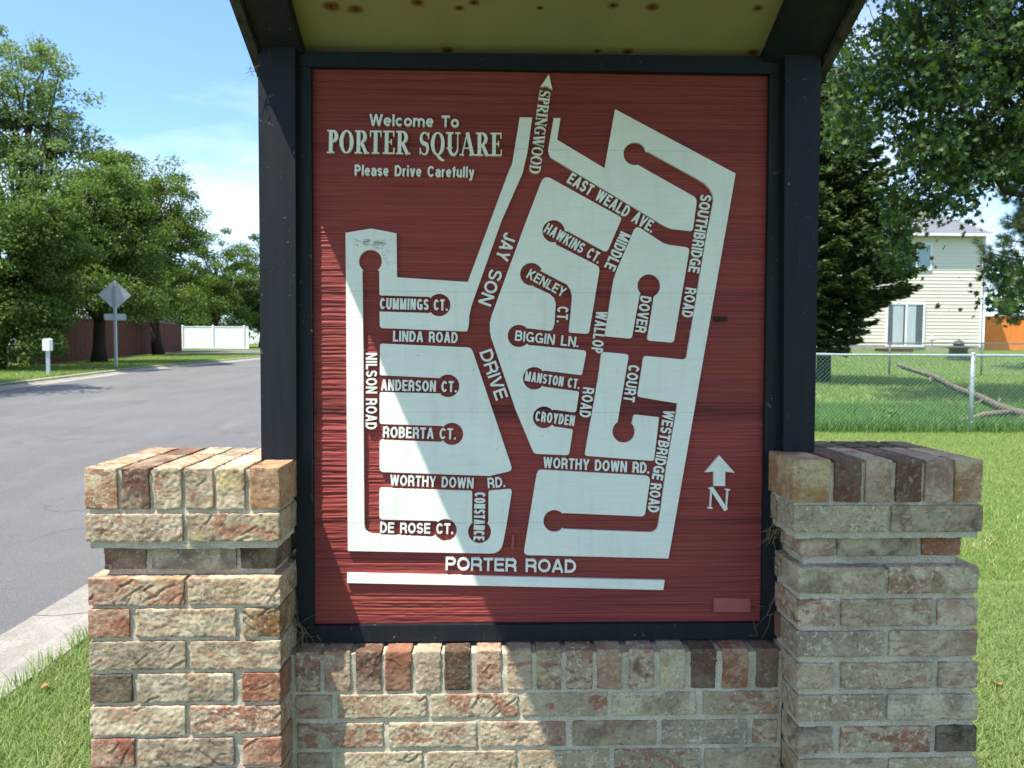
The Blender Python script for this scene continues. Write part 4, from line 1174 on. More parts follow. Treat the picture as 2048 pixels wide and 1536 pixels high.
L_MID = leaf_mat('leaf_mid_green', (0.042, 0.088, 0.017), (0.135, 0.195, 0.046), 0.30)
L_PALE = leaf_mat('leaf_pale_green', (0.105, 0.165, 0.064), (0.225, 0.295, 0.13), 0.30)
L_DARK = leaf_mat('leaf_dark_green', (0.030, 0.072, 0.022), (0.080, 0.135, 0.042), 0.28)
L_YEL = leaf_mat('leaf_yellow_green', (0.062, 0.115, 0.022), (0.165, 0.225, 0.052), 0.32)
L_GUM = leaf_mat('leaf_star_green', (0.011, 0.032, 0.013), (0.075, 0.125, 0.030), 0.24, 0.5)
L_SPR = leaf_mat('spruce_needles', (0.020, 0.048, 0.020), (0.10, 0.14, 0.042), 0.10, 0.6)
L_PINE = leaf_mat('pine_needles', (0.035, 0.070, 0.028), (0.10, 0.135, 0.055), 0.08, 0.55)

def at(px, py, Y):
    return on_y(px, py, Y)
def gnd(x, y): return np.array([x, y, float(gz(x, y))])
def lobe(px, py, Y, rx, rz, ry=None):
    """ellipsoid whose picture half sizes are rx, rz pixels at distance Y"""
    c = at(px, py, Y); k = Y / F_PX
    return (c, (rx * k, ry if ry else rx * k * .9, rz * k))
def base_at(px, Y):
    p = at(px, 700, Y); return gnd(p[0], Y)

broadleaf('tall_tree', 'tallest pale green tree rising at the left edge of the picture', 'tree', base_at(60, 48),
          [lobe(60, 250, 48, 120, 190), lobe(20, 190, 48, 110, 130), lobe(130, 330, 48, 95, 110), lobe(190, 360, 47, 60, 80), lobe(-90, 260, 48, 110, 190)], .40, 190, 100, .30, L_PALE, 21, (.7, 1.5), hollow=.35)
broadleaf('street_tree', 'dense green roadside tree growing just behind the diamond road sign', 'tree', gnd(-15.75, 30.5),
          [lobe(190, 455, 30.5, 105, 125), lobe(120, 520, 30, 85, 95), lobe(265, 500, 30.5, 75, 95), lobe(185, 590, 29.5, 150, 48), lobe(230, 400, 31, 70, 90)], .26, 230, 130, .19, L_MID, 22, (.5, 1.0), hollow=.4)
broadleaf('street_tree', 'green roadside tree before the far end of the brown fence', 'tree', gnd(-18.4, 42),
          [lobe(320, 440, 42, 75, 140), lobe(285, 420, 42, 50, 110), lobe(372, 505, 42, 50, 105), lobe(262, 405, 43, 62, 105), lobe(345, 425, 42, 50, 80), lobe(315, 585, 41, 110, 58), lobe(395, 580, 43, 45, 65)], .27, 190, 120, .21, L_YEL, 23, (.55, 1.1), hollow=.4)
broadleaf('leafy_shrub_tree', 'dark bushy tree leafed down to the ground beside the white utility pedestal', 'tree', gnd(-16.2, 25),
          [lobe(30, 520, 25, 110, 150), lobe(50, 660, 24.5, 70, 85), lobe(-30, 620, 25, 90, 120), lobe(100, 480, 25.5, 80, 90), lobe(110, 590, 26, 50, 60)], .2, 230, 130, .17, L_MID, 24, (.4, .85), hollow=.45)
broadleaf('roadside_tree', 'green tree rising right of the brown fence end, over the white fence', 'tree', base_at(428, 68),
          [lobe(430, 545, 68, 60, 98), lobe(480, 570, 69, 45, 85), lobe(412, 545, 67, 40, 75), lobe(455, 595, 68, 45, 60), lobe(405, 605, 67, 45, 50)], .25, 120, 110, .25, L_YEL, 25, (.6, 1.2), hollow=.4)
broadleaf('far_tree', 'dark blue green tree half hidden by the left edge of the sign post', 'tree', base_at(525, 74),
          [lobe(525, 565, 74, 65, 105), lobe(490, 610, 73, 50, 75), lobe(560, 600, 74, 60, 90)], .3, 120, 110, .32, L_DARK, 26, (.8, 1.6), hollow=.4)
broadleaf('far_tree', 'dark tree in the shade directly behind the white fence', 'tree', base_at(395, 76),
          [lobe(400, 610, 76, 75, 75), lobe(350, 620, 76, 70, 70), lobe(455, 630, 76, 60, 60)], .3, 120, 110, .30, L_DARK, 27, (.8, 1.6), hollow=.4)
broadleaf('yard_tree', 'shady tree standing behind the brown fence between the trunks', 'tree', base_at(215, 50),
          [lobe(230, 500, 50, 120, 120), lobe(110, 480, 50, 110, 130), lobe(300, 560, 50, 80, 80)], .3, 150, 110, .26, L_DARK, 29, (.8, 1.5), hollow=.4)
broadleaf('street_tree', 'broad roadside tree outside the left edge, shading the road', 'tree', gnd(-15.4, 17.2),
          [((-14.3, 17.2, 5.6), (2.6, 1.9, 2.0)), ((-16.2, 17.4, 5.4), (2.4, 2.2, 2.0))], .24, 170, 110, .20, L_MID, 28, (.5, 1.0), hollow=.35)

# the distant wood that closes the street
rw = np.random.default_rng(35); Cw = []
for k in range(150):
    x = -75 + 130 * rw.random(); y = 112 + 14 * rw.random(); r_ = 2.0 + 2.2 * rw.random()
    c_ = np.array([x, y, float(gz(x, y)) + 1.0 + 7.5 * rw.random()])
    p_ = rw.normal(0, 1, (190, 3)); p_ /= np.linalg.norm(p_, axis=1, keepdims=True); p_ *= rw.random((190, 1)) ** .4 * r_
    Cw.append(c_ + p_)
Cw = np.concatenate(Cw); Cw = Cw[Cw[:, 2] > gz(Cw[:, 0], Cw[:, 1])]
v_, q_ = tri_leaves(Cw, .45 * (.6 + .8 * rw.random(len(Cw))), rng=rw)
ow = np_mesh('distant_wood', v_, q_, L_DARK, kind='stuff')

# the near gum tree on the right: hanging sprays of star shaped leaves
def gum_tree():
    rng = np.random.default_rng(31)
    Yt = 18.0
    base = base_at(2130, Yt)
    root = thing('gum_tree', 'big overhanging tree with dark star shaped leaves at the upper right', 'tree', base)
    regions = [  # px, py, rx, ry, clusters
        (1950, 60, 170, 110, 120), (1800, 90, 95, 90, 62), (2050, 200, 150, 130, 100), (1860, 200, 110, 80, 66), (1740, 190, 70, 60, 30),
        (1690, 180, 40, 60, 16), (1950, 310, 120, 70, 66), (1850, 330, 70, 70, 34), (1815, 415, 40, 45, 12), (1905, 395, 60, 30, 9), (2040, 320, 60, 60, 18), (1700, 250, 45, 30, 12),
        (2150, 60, 140, 160, 80), (1950, -110, 260, 110, 110), (2030, 545, 42, 35, 9), (2010, 600, 40, 18, 6), (1795, 465, 24, 50, 9), (1800, 520, 16, 40, 6), (1680, 300, 40, 40, 8)]
    cl = []
    for (px, py, rx, ry, n) in regions:
        for _ in range(int(n * (1.45 if px > 1900 else 0.95))):
            a = rng.normal(0, .52, 2)
            p = at(px + np.clip(a[0], -1.1, 1.1) * rx, py + np.clip(a[1], -1.1, 1.1) * ry, Yt + rng.normal(0, 1.3))
            cl.append(p)
    cl = np.array(cl)
    C = []
    for c in cl:
        m = int(16 + 20 * rng.random())
        p = rng.normal(0, 1, (m, 3)) * np.array([.22, .22, .15]) * (0.7 + .7 * rng.random())
        p[:, 2] -= .18 * np.hypot(p[:, 0], p[:, 1])
        C.append(c + p)
    for _ in range(330):                # the shading upper crown
        p = at(1960 + rng.uniform(-330, 330), -330 + rng.uniform(-330, 200), Yt - 1.0 + rng.normal(0, 1.5))
        C.append(p + rng.normal(0, 1, (34, 3)) * np.array([.42, .42, .25]))
    C = np.concatenate(C)
    v, q = star_leaves(C, 0.165 * (.65 + .6 * rng.random(len(C))), rng)
    np_mesh('crown', v, q, L_GUM, root)
    m = MB()
    top = base + np.array([.2, .3, 11.0])
    tp = limb_path(base - np.array([0, 0, .2]), top, rng, .02, 10, .004)
    m.tube(tp, [.34 * (1.3 if i == 0 else 1 - .075 * i) for i in range(10)], 12)
    m.build('trunk', M_BARK, root, True)
    ml = MB()
    boughs = []
    for k in range(16):
        i = int(3 + rng.integers(0, 6)); tgt = cl[rng.integers(0, len(cl))]
        pts = limb_path(tp[i], tgt, rng, .08, 8); boughs += pts[2:]
        ml.tube(pts, [.11 * (1 - .12 * j) for j in range(8)], 7)
    boughs = np.array(boughs)
    nodes = boughs.copy()
    d0 = np.array([np.linalg.norm(boughs - c, axis=1).min() for c in cl])
    for c in cl[np.argsort(d0)]:         # twigs grow outward from what is already there
        b = nodes[np.argmin(np.linalg.norm(nodes - c, axis=1))]
        ml.tube(limb_path(b, c, rng, .10, 5), [.015, .012, .010, .008, .005], 4)
        nodes = np.vstack([nodes, c])
    ml.build('limbs', M_BARK, root, True)
gum_tree()

def spruce():
    rng = np.random.default_rng(41)
    Yt = 24.0; base = base_at(1648, Yt)
    root = thing('spruce_tree', 'dark dense spruce with layered boughs standing right beside the sign post', 'tree', base)
    H = 10.2
    m = MB(); m.tube([base - np.array([0, 0, .2]), base + np.array([0, 0, H * .5]), base + np.array([0, 0, H])], [.24, .14, .02], 10)
    m.build('trunk', M_BARK, root, True)
    V = []; A = []; S = []
    ml = MB()
    z = 1.15
    while z < H - .1:
        rel = (z - 1.0) / (H - 1.0)
        RR = float(np.interp(z, [1.0, 2.0, 2.65, 3.3, 4.25, 5.5, 7.0, 8.1, 10.2], [.75, 1.35, 1.95, 2.75, 2.7, 2.4, 1.95, 1.45, .12]))
        nb = int(15 - 7 * rel)
        a0 = rng.random() * 6.28
        for k in range(nb):
            an = a0 + 6.283 * k / nb + rng.normal(0, .13); r = RR * (.78 + .34 * rng.random())
            d = np.array([math.cos(an), math.sin(an), 0]); s = np.array([-d[1], d[0], 0])
            n = 9; P = []
            for j in range(n):
                t = j / (n - 1)
                P.append(base + np.array([0, 0, z]) + d * r * t + np.array([0, 0, -.30 * r * t + .26 * r * t * t]))
            P = np.array(P)
            ml.tube(P[::2], [.028, .022, .016, .010, .004], 4, cap=False)
            mcount = int(330 * r / 3 + 40)
            t = rng.random(mcount) ** .65
            pos = np.stack([np.interp(t, np.linspace(0, 1, n), P[:, c]) for c in range(3)], -1)
            side = rng.normal(0, 1, mcount) * (.34 * r * (1 - t) ** .7 * .55 + .07)
            pos += s * side[:, None] + np.array([0, 0, 1.0]) * (-np.abs(side)[:, None] * .32 + rng.normal(0, .035, (mcount, 1)))
            V.append(pos)
            ax = d * (.8 + .2 * rng.random((mcount, 1))) + s * np.sign(side)[:, None] * .75 + rng.normal(0, .22, (mcount, 3))
            ax[:, 2] -= .12
            A.append(ax / np.linalg.norm(ax, axis=1, keepdims=True)); S.append(np.full(mcount, .22))
        z += .27 + .05 * rng.random()
    C = np.concatenate(V); a = np.concatenate(A); L = np.concatenate(S) * (.7 + .7 * rng.random(len(C)))
    nr = rng.normal(0, 1, C.shape); nr -= (nr * a).sum(1, keepdims=True) * a; nr /= np.linalg.norm(nr, axis=1, keepdims=True)
    s = np.cross(a, nr); w = .024 + .020 * rng.random(len(C))
    v = np.stack([C - a * L[:, None] * .5, C + s * w[:, None], C + a * L[:, None] * .5, C - s * w[:, None]], 1).reshape(-1, 3)
    np_mesh('foliage', v, np.arange(len(v)).reshape(-1, 4), L_SPR, root)
    ml.build('boughs', M_BARK, root)
spruce()

def pine():
    rng = np.random.default_rng(51)
    Yt = 30.0; base = base_at(2062, Yt)
    root = thing('pine_tree', 'pine with long soft needle tufts at the right edge before the orange fence', 'tree', base)
    H = 10.0
    m = MB(); tp = [base - np.array([0, 0, .2]), base + np.array([.1, 0, H * .5]), base + np.array([0, .1, H])]
    m.tube(tp, [.22, .15, .04], 10); m.build('trunk', M_BARK, root, True)
    tufts = []; ml = MB()
    for k in range(46):
        z = 1.9 + (H - 1.9) * (k + rng.random()) / 46
        r = (2.35 if z > 3 else 2.0) * (1 - .06 * z) * (.6 + .5 * rng.random())
        an = rng.random() * 6.283 if k % 3 else math.pi + rng.normal(0, .9)
        d = np.array([math.cos(an), math.sin(an), .22])
        o = base + np.array([0, 0, z]); e = o + d * r
        ml.tube([o, o + d * r * .5 + np.array([0, 0, -.08]), e], [.045, .03, .012], 5)
        for j in range(9):
            t = .35 + .65 * rng.random()
            tufts.append((o + d * r * t + rng.normal(0, .20, 3) + np.array([0, 0, .05]), d))
        tufts.append((e, d))
    V = []
    for c, d in tufts:
        n = 70
        ax = rng.normal(0, .62, (n, 3)) + d * .8 + np.array([0, 0, .35]); ax /= np.linalg.norm(ax, axis=1, keepdims=True)
        L = .20 + .14 * rng.random((n, 1)); s = np.cross(ax, rng.normal(0, 1, (n, 3))); s /= np.linalg.norm(s, axis=1, keepdims=True)
        o = c + rng.normal(0, .05, (n, 3)); w = .008
        V.append(np.stack([o - s * w, o + s * w, o + ax * L + s * w * .3, o + ax * L - s * w * .3], 1).reshape(-1, 3))
    v = np.concatenate(V)
    np_mesh('foliage', v, np.arange(len(v)).reshape(-1, 4), L_PINE, root)
    ml.build('limbs', M_BARK, root, True)
pine()

# ------------------------------------------------------------------ grass
def blades(name, P, h, w, mat, lean=.55, seed=1, kind='stuff'):
    rng = np.random.default_rng(seed); n = len(P)
    an = rng.random(n) * 6.283; d = np.stack([np.cos(an), np.sin(an), np.zeros(n)], -1)
    s = np.stack([-d[:, 1], d[:, 0], np.zeros(n)], -1)
    h = h * (.55 + .75 * rng.random(n)); ln = lean * (.2 + rng.random(n)) * h
    w = w * (.6 + .6 * rng.random(n))
    upv = np.array([0, 0, 1.0])
    b0 = P - s * w[:, None] * .5; b1 = P + s * w[:, None] * .5
    mid = P + upv * (h * .6)[:, None] + d * (ln * .35)[:, None]
    tip = P + upv * h[:, None] + d * ln[:, None]
    v = np.stack([b0, b1, mid + s * w[:, None] * .42, mid - s * w[:, None] * .42, tip + s * w[:, None] * .08, tip - s * w[:, None] * .08], 1).reshape(-1, 3)
    base = (np.arange(n) * 6)[:, None]
    q = np.concatenate([base + np.array([[0, 1, 2, 3]]), base + np.array([[3, 2, 4, 5]])], 0)
    return np_mesh(name, v, q, mat, kind=kind)
G_LAWN = leaf_mat('lawn_blades', (0.105, 0.185, 0.045), (0.30, 0.36, 0.15), 0.35, 0.6)
G_LONG = leaf_mat('long_grass_blades', (0.055, 0.135, 0.032), (0.15, 0.26, 0.07), 0.35, 0.5)
def wedge(n, y0, y1, px0, px1, rng, power=0.5):
    Y = y0 + (y1 - y0) * rng.random(n) ** power
    a = (px0 + (px1 - px0) * rng.random(n) - 1024) / F_PX
    X = Y * np.tan(np.arctan(a) + YAW)
    return np.stack([X, Y, gz(X, Y)], -1)
def not_under(P):
    k = ~((P[:, 0] < ROAD_R + .62) & (P[:, 0] > ROAD_L - .62))
    for (x0, x1) in ((-.84, -.40), (.60, 1.03)): k &= ~((P[:, 0] > x0) & (P[:, 0] < x1) & (P[:, 1] > 1.5) & (P[:, 1] < 1.86))
    k &= ~((P[:, 0] > -.45) & (P[:, 0] < .65) & (P[:, 1] > 1.58) & (P[:, 1] < 1.84))
    return P[k]
r1 = np.random.default_rng(61)
Pl = np.concatenate([not_under(wedge(150000, 1.7, 4.2, 1560, 2250, r1, .6)), not_under(wedge(130000, 4.0, 12.4, 1560, 2180, r1, .6)), not_under(wedge(140000, 1.7, 5.0, -420, 330, r1, .6))])
blades('lawn_grass', Pl, .030, .0034, G_LAWN, 1.3, 62)
Pf = wedge(52000, 11.4, 15.5, 1540, 2150, r1, .7)
blades('long_grass', Pf[(Pf[:, 1] > 11.75)], .17, .009, G_LONG, .6, 63)
Pb = wedge(60000, 14.5, 38, 1540, 2150, r1, .8)
blades('yard_grass', Pb, .075, .014, G_LAWN, .8, 64)
n = 60000
Pv = np.stack([-12.4 - 6 * r1.random(n) ** 1.2, 15 + 31 * r1.random(n), np.zeros(n)], -1); Pv[:, 2] = gz(Pv[:, 0], Pv[:, 1])
blades('verge_grass', not_under(Pv), .07, .014, G_LAWN, .8, 65)

def edge_tufts(n, rng):
    P = []
    for (xa, ya, xb, yb) in ((-.86, 1.46, -.40, 1.50), (-.90, 1.5, -.86, 1.9), (.60, 1.46, 1.04, 1.50), (1.02, 1.5, 1.10, 1.95), (-1.93, 2.0, -1.86, 6.5)):
        k = rng.random(n); P.append(np.stack([xa + (xb - xa) * rng.random(n), ya + (yb - ya) * k, np.zeros(n)], -1))
    return np.concatenate(P)
blades('edge_grass', edge_tufts(900, r1), .075, .005, G_LAWN, .8, 66)
G_DRY = leaf_mat('dry_blades', (0.34, 0.29, 0.15), (0.46, 0.40, 0.24), .3, .7)
Pd = np.concatenate([not_under(wedge(7000, 1.7, 12.4, 1560, 2200, r1, .7)), not_under(wedge(5000, 1.7, 5.0, -420, 330, r1, .6))])
Pd = Pd[vnoise(np.stack([Pd[:, 0] * 1.6, Pd[:, 1] * 1.6, Pd[:, 2] * 0], -1)) > -.15]
blades('dry_grass', Pd, .026, .005, G_DRY, 1.6, 67)

# fallen leaves on the lawn
M_DEADLEAF = leaf_mat('fallen_leaf', (0.30, 0.13, 0.05), (0.38, 0.20, 0.08), .15, .7)
for i, (px, py, lab) in enumerate(((1985, 1150, 'orange brown fallen leaf on the lawn level with the right pillar top courses'), (1990, 1093, 'small brown fallen leaf on the lawn just below the right pillar cap height'),
                                   (90, 1392, 'brown fallen leaf on the grass between kerb and sunlit pillar'), (1992, 1395, 'tan fallen leaf on the lawn beside the lower courses of the right pillar'))):
    p = on_ground(px, py); p[2] += .035
    m = MB(); s = .026
    rr = np.random.default_rng(70 + i); a = rr.random() * 6.28
    def lp(u, v, w): return p + np.array([math.cos(a) * u - math.sin(a) * v, math.sin(a) * u + math.cos(a) * v, w]) * s
    m.add([lp(-1, 0, .2), lp(-.3, -.55, -.1), lp(.5, -.4, 0), lp(1.1, 0, .5), lp(.4, .5, .35), lp(-.4, .5, .1), lp(0, 0, -.15)], [(0, 1, 6), (1, 2, 6), (2, 3, 6), (3, 4, 6), (4, 5, 6), (5, 0, 6)])
    o = m.build('fallen_leaf', M_DEADLEAF)
    tag(o, lab, 'leaf', 'fallen leaves on the grass')

# weed at the chain link fence
def weed(px, py, label, h, seed):
    p = on_ground(px, py); o = thing('weed_plant', label, 'weed', p)
    r = np.random.default_rng(seed); m = MB(); C = []
    for k in range(5):
        e = p + np.array([r.normal(0, .10), r.normal(0, .08), h * (.6 + .5 * r.random())])
        m.tube([p, (p + e) / 2 + r.normal(0, .02, 3), e], [.004, .003, .002], 4)
        for j in range(12): C.append(p + (e - p) * (.2 + .8 * r.random()) + r.normal(0, .035, 3))
    m.build('stems', L_YEL, o)
    v, q = tri_leaves(np.array(C), .075 * (.7 + .6 * r.random(len(C))), rng=r); np_mesh('leaves', v, q, L_YEL, o)
weed(1782, 852, 'small leafy weed at the foot of the near chain link fence', .42, 81)

# ------------------------------------------------------------------ fences
M_DULL = simple('weathered_steel', (0.13, 0.15, 0.155), .6, .3, .2, 20)
def chain_fence(name, label, Y, x0, x1, top, post_px, wire, cell, rail_r, steel=M_GALV):
    zb = lambda x: float(gz(x, Y))
    base = np.array([(x0 + x1) / 2, Y, zb((x0 + x1) / 2)])
    root = thing(name, label, 'chain link fence', base)
    m = MB()
    N = int((x1 - x0) / cell); H = top
    V = []; 
    zt = lambda x: zb(x) + H
    # two families of diagonal wires woven round each other
    for fam in (1, -1):
        for i in range(-int(H / cell) - 1, N + 1):
            xa = x0 + i * cell if fam == 1 else x0 + i * cell + H
            xb = xa + fam * H
            ta = 0.0; tb = 1.0
            lo, hi = (xa, xb) if fam == 1 else (xb, xa)
            if hi < x0 or lo > x1: continue
            pts = []
            for t in np.linspace(0, 1, 5):
                x = xa + (xb - xa) * t
                if x < x0 or x > x1: continue
                pts.append((x, Y - .03 + fam * wire * .5, zb(x) + .02 + (H - .03) * t))
            if len(pts) > 1: m.tube(pts, wire, 3, cap=False)
    m.build('mesh', M_WIRE, root)
    m = MB(); m.tube([(x, Y, zt(x)) for x in np.linspace(x0, x1, 12)], rail_r, 10); m.build('top_rail', steel, root, True)
    for px in post_px:
        x = float(at(px, 760, Y)[0])
        m = MB(); m.tube([(x, Y + .005, zb(x) - .1), (x, Y + .005, zb(x) + H * .5), (x, Y + .005, zt(x) + .01)], rail_r * 1.55, 12)
        m.tube([(x, Y + .005, zt(x) + .005), (x, Y + .005, zt(x) + .045)], [rail_r * 1.75, rail_r * 1.2], 12)
        for k in range(5):
            z = zb(x) + H * (.1 + .2 * k); m.tube([(x + .045 * math.cos(q), Y + .005 + .045 * math.sin(q), z + .01 * q) for q in np.linspace(2.6, 6.8, 8)], .003, 4)
        m.build('post', steel, root, True)
    return root
chain_fence('chain_link_fence', 'near galvanised chain link fence between mown lawn and long grass', 11.95, 2.2, 15.0, 1.265, (1545, 1945, 2350), .0022, .070, .021)
chain_fence('chain_link_fence', 'far chain link fence across the yard in front of the cream house', 28.0, 8.5, 29.0, 1.26, (1778, 1962, 2150), .0022, .10, .024, M_DULL)

M_BROWNFENCE = simple('brown_fence_boards', (0.12, 0.050, 0.034), .9, .15, .45, 9, .4, 30, stretch=(6, 6, .5))
M_VINYL = simple('white_vinyl', (0.80, 0.82, 0.82), .45, .4, .04, 2)
M_ORANGE = simple('orange_stained_boards', (0.74, 0.235, 0.055), .75, .2, .14, 5, stretch=(4, 4, .6))
def board_fence(name, label, A, Bp, h, mat, bw, post_every=None, cat='fence', rail=False):
    A = np.array(A, float); Bp = np.array(Bp, float); L = np.linalg.norm(Bp - A); d = (Bp - A) / L; nn = np.array([d[1], -d[0]])
    if nn[1] > 0: nn = -nn
    c = (A + Bp) / 2; root = thing(name, label, cat, gnd(c[0], c[1]))
    m = MB(); r = np.random.default_rng(5); k = 0.0
    while k < L - .01:
        w = min(bw, L - k); o = r.normal(0, .004); dz = r.normal(0, .008)
        a = A + d * k + nn * o; b = A + d * (k + w - .007) + nn * o
        za, zb = float(gz(a[0], a[1])) + .03, float(gz(b[0], b[1])) + .03; t = nn * .02
        zt = h + dz
        m.hexa([(a[0] + t[0], a[1] + t[1], za), (b[0] + t[0], b[1] + t[1], zb), (b[0], b[1], zb), (a[0], a[1], za),
                (a[0] + t[0], a[1] + t[1], za + zt), (b[0] + t[0], b[1] + t[1], zb + zt), (b[0], b[1], zb + zt), (a[0], a[1], za + zt)])
        k += w
    m.build('boards', mat, root)
    if post_every:
        k = 0
        while k <= L + .01:
            p = A + d * k; z = float(gz(p[0], p[1])); s = .065
            m = MB(); m.box((p[0] - s, p[1] - s - .035, z - .1), (p[0] + s, p[1] + s - .035, z + h + .06))
            m.add([(p[0] - s * 1.2, p[1] - s * 1.2 - .035, z + h + .062), (p[0] + s * 1.2, p[1] - s * 1.2 - .035, z + h + .062), (p[0] + s * 1.2, p[1] + s * 1.2 - .035, z + h + .062), (p[0] - s * 1.2, p[1] + s * 1.2 - .035, z + h + .062), (p[0], p[1] - .035, z + h + .13)],
                  [(0, 1, 4), (1, 2, 4), (2, 3, 4), (3, 0, 4)])
            m.build('post', mat, root); k += post_every
    if rail:
        for f_ in (.02, .985):
            a, b = A + nn * .022, Bp + nn * .022
            m = MB()
            za, zb = float(gz(*a)) + h * f_, float(gz(*b)) + h * f_; t = nn * .03
            m.hexa([(a[0] + t[0], a[1] + t[1], za), (b[0] + t[0], b[1] + t[1], zb), (b[0], b[1], zb), (a[0], a[1], za), (a[0] + t[0], a[1] + t[1], za + .06), (b[0] + t[0], b[1] + t[1], zb + .06), (b[0], b[1], zb + .06), (a[0], a[1], za + .06)])
            m.build('rail', mat, root)
    return root
FA, FBp = at(60, 740, 27.0)[:2], at(364, 706, 51.5)[:2]
board_fence('brown_board_fence', 'reddish brown board fence in tree shade along the far verge', FA, FBp, 1.83, M_BROWNFENCE, .15)
WA, WB = at(366, 700, 63.0), at(498, 700, 62.0)
board_fence('white_vinyl_fence', 'white vinyl panel fence beyond the side road at the left', (WA[0], 63.0), (WB[0], 62.0), 1.83, M_VINYL, .30, 2.72, rail=True)
OA, OB = at(1968, 690, 41.5), at(2230, 690, 41.5)
board_fence('orange_board_fence', 'bright orange stained board fence right of the cream house', (OA[0], 41.5), (OB[0], 41.5), 1.92, M_ORANGE, .9, rail=True)

# ------------------------------------------------------------------ cream house on the right
def siding_mat(name, c):
    t = NT(name, .6, .25); n = t.noise(t.obj((.4, .4, 3)), 3, 4, .5)
    t.color(t.ramp(n, [(.3, tuple(x * .95 for x in c)), (.7, c)])); return t.m
M_SIDING = siding_mat('cream_siding', (0.70, 0.665, 0.565))
M_TRIM = simple('white_trim', (0.78, 0.79, 0.78), .5, .3, .04, 3)
M_ROOF = simple('grey_shingles', (0.155, 0.165, 0.185), .95, .1, .3, 14, .5, 30, stretch=(1, 1, 2.5))
M_GLASS = simple('window_glass', (0.06, 0.09, 0.10), .06, .6, .2, 2)
M_BLIND = simple('window_blind', (0.30, 0.42, 0.44), .35, .5, .06, 3)
M_CURT = simple('pale_curtain', (0.42, 0.50, 0.53), .8, .2, .22, 5, stretch=(10, 1, .2))
M_FOUND = concrete_mat('foundation', (0.45, 0.42, 0.37))
HY = 40.0
hx1 = float(at(1966, 580, HY)[0]); hx0 = hx1 - 12.5
hz0 = float(gz(hx1, HY)); hzt = float(at(1900, 470, HY)[2])
house = thing('cream_house', 'two storey house with cream siding and grey hip roof behind the spruce', 'house', (hx0 + 6.2, HY + 4, hz0))
sp = 0.186
m = MB(); prof = []
z = hz0 + .28
while z < hzt: prof += [(z, .022), (min(z + sp, hzt), .002)]; z += sp
for side in ('front', 'right'):
    vs = []; fs = []
    for z, o in prof:
        if side == 'front': vs += [(hx0, HY - o, z), (hx1, HY - o, z)]
        else: vs += [(hx1 + o, HY, z), (hx1 + o, HY + 8, z)]
    for i in range(len(prof) - 1): fs.append((2 * i, 2 * i + 1, 2 * i + 3, 2 * i + 2))
    m.add(vs, fs)
m.box((hx0 + .01, HY + .01, hz0), (hx1 - .01, HY + 7.99, hzt - .01))
m.build('wall', M_SIDING, house)
m = MB(); m.box((hx0, HY - .015, hz0 - .5), (hx1 - .001, HY - .001, hz0 + .279)); m.build('foundation', M_FOUND, house)
# hip roof
ov = .38; pk = float(at(1868, 402, HY + 4)[2]); m = MB()
rx1 = hx1 + ov; rx0 = hx0 - ov; y0, y1 = HY - ov, HY + 8 + ov; rz = hzt + .02
px_ = hx1 - 2.6
m.add([(rx0, y0, rz), (rx1, y0, rz), (rx1, y1, rz), (rx0, y1, rz), (hx0 + 2.6, HY + 4, pk), (px_, HY + 4, pk)],
      [(0, 1, 5, 4), (1, 2, 5), (2, 3, 4, 5), (3, 0, 4), (0, 3, 2, 1)])
rf = m.build('roof', M_ROOF, house)
m = MB(); m.box((rx0, y0 - .09, rz - .13), (rx1 + .02, y0 - .002, rz + .01)); m.build('gutter', M_TRIM, house)
m = MB(); m.box((hx1 - .02, HY - .045, hz0 + .1), (hx1 + .045, HY - .024, hzt - .05)); m.tube([(hx1 - .12, HY - .09, hzt - .1), (hx1 - .12, HY - .09, hz0 + .2)], .045, 8); m.build('downspout', M_TRIM, house)
def window(parent, name, px0, py0, px1, py1, Y, pane_mats, fw=.09, split=None):
    a = at(px0, py0, Y); b = at(px1, py1, Y)
    x0, x1, z1, z0 = a[0], b[0], a[2], b[2]
    m = MB(); yy0, yy1 = Y - .075, Y - .03
    m.box((x0, yy0, z0), (x0 + fw, yy1, z1)); m.box((x1 - fw, yy0, z0), (x1, yy1, z1))
    m.box((x0 + fw, yy0, z1 - fw), (x1 - fw, yy1, z1)); m.box((x0 + fw, yy0, z0), (x1 - fw, yy1, z0 + fw))
    if split: xm = x0 + (x1 - x0) * split; m.box((xm - fw * .5, yy0 + .002, z0 + fw), (xm + fw * .5, yy1, z1 - fw))
    fr = m.build(name, M_TRIM, parent)
    m = MB(); m.box((x0 + fw, Y - .045, z0 + fw), (x1 - fw, Y - .028, z1 - fw)); m.build('pane', pane_mats[0], fr)
    return x0 + fw, x1 - fw, z0 + fw, z1 - fw, fr
x0, x1, z0, z1, fr = window(house, 'window', 1800, 486, 1862, 541, HY, [M_GLASS], .09, .52)
m = MB(); m.box((x0 + (x1 - x0) * .55, HY - .052, z0 + .02), (x1 - .01, HY - .046, z1)); m.build('blind', M_BLIND, fr)
x0, x1, z0, z1, fr = window(house, 'patio_door', 1772, 605, 1847, 694, HY, [M_GLASS], .11, .52)
for fa, fb in ((.14, .44), (.55, .80)):
    m = MB(); n = 16; vs = []; fs = []
    for i in range(n + 1):
        xx = x0 + (x1 - x0) * (fa + (fb - fa) * i / n); yo = HY - .052 - .005 * math.sin(i * 2.3)
        vs += [(xx, yo, z0 + .03), (xx, yo, z1 - .01)]
    for i in range(n): fs.append((2 * i, 2 * i + 2, 2 * i + 3, 2 * i + 1))
    m.add(vs, fs); m.build('curtain', M_CURT, fr)
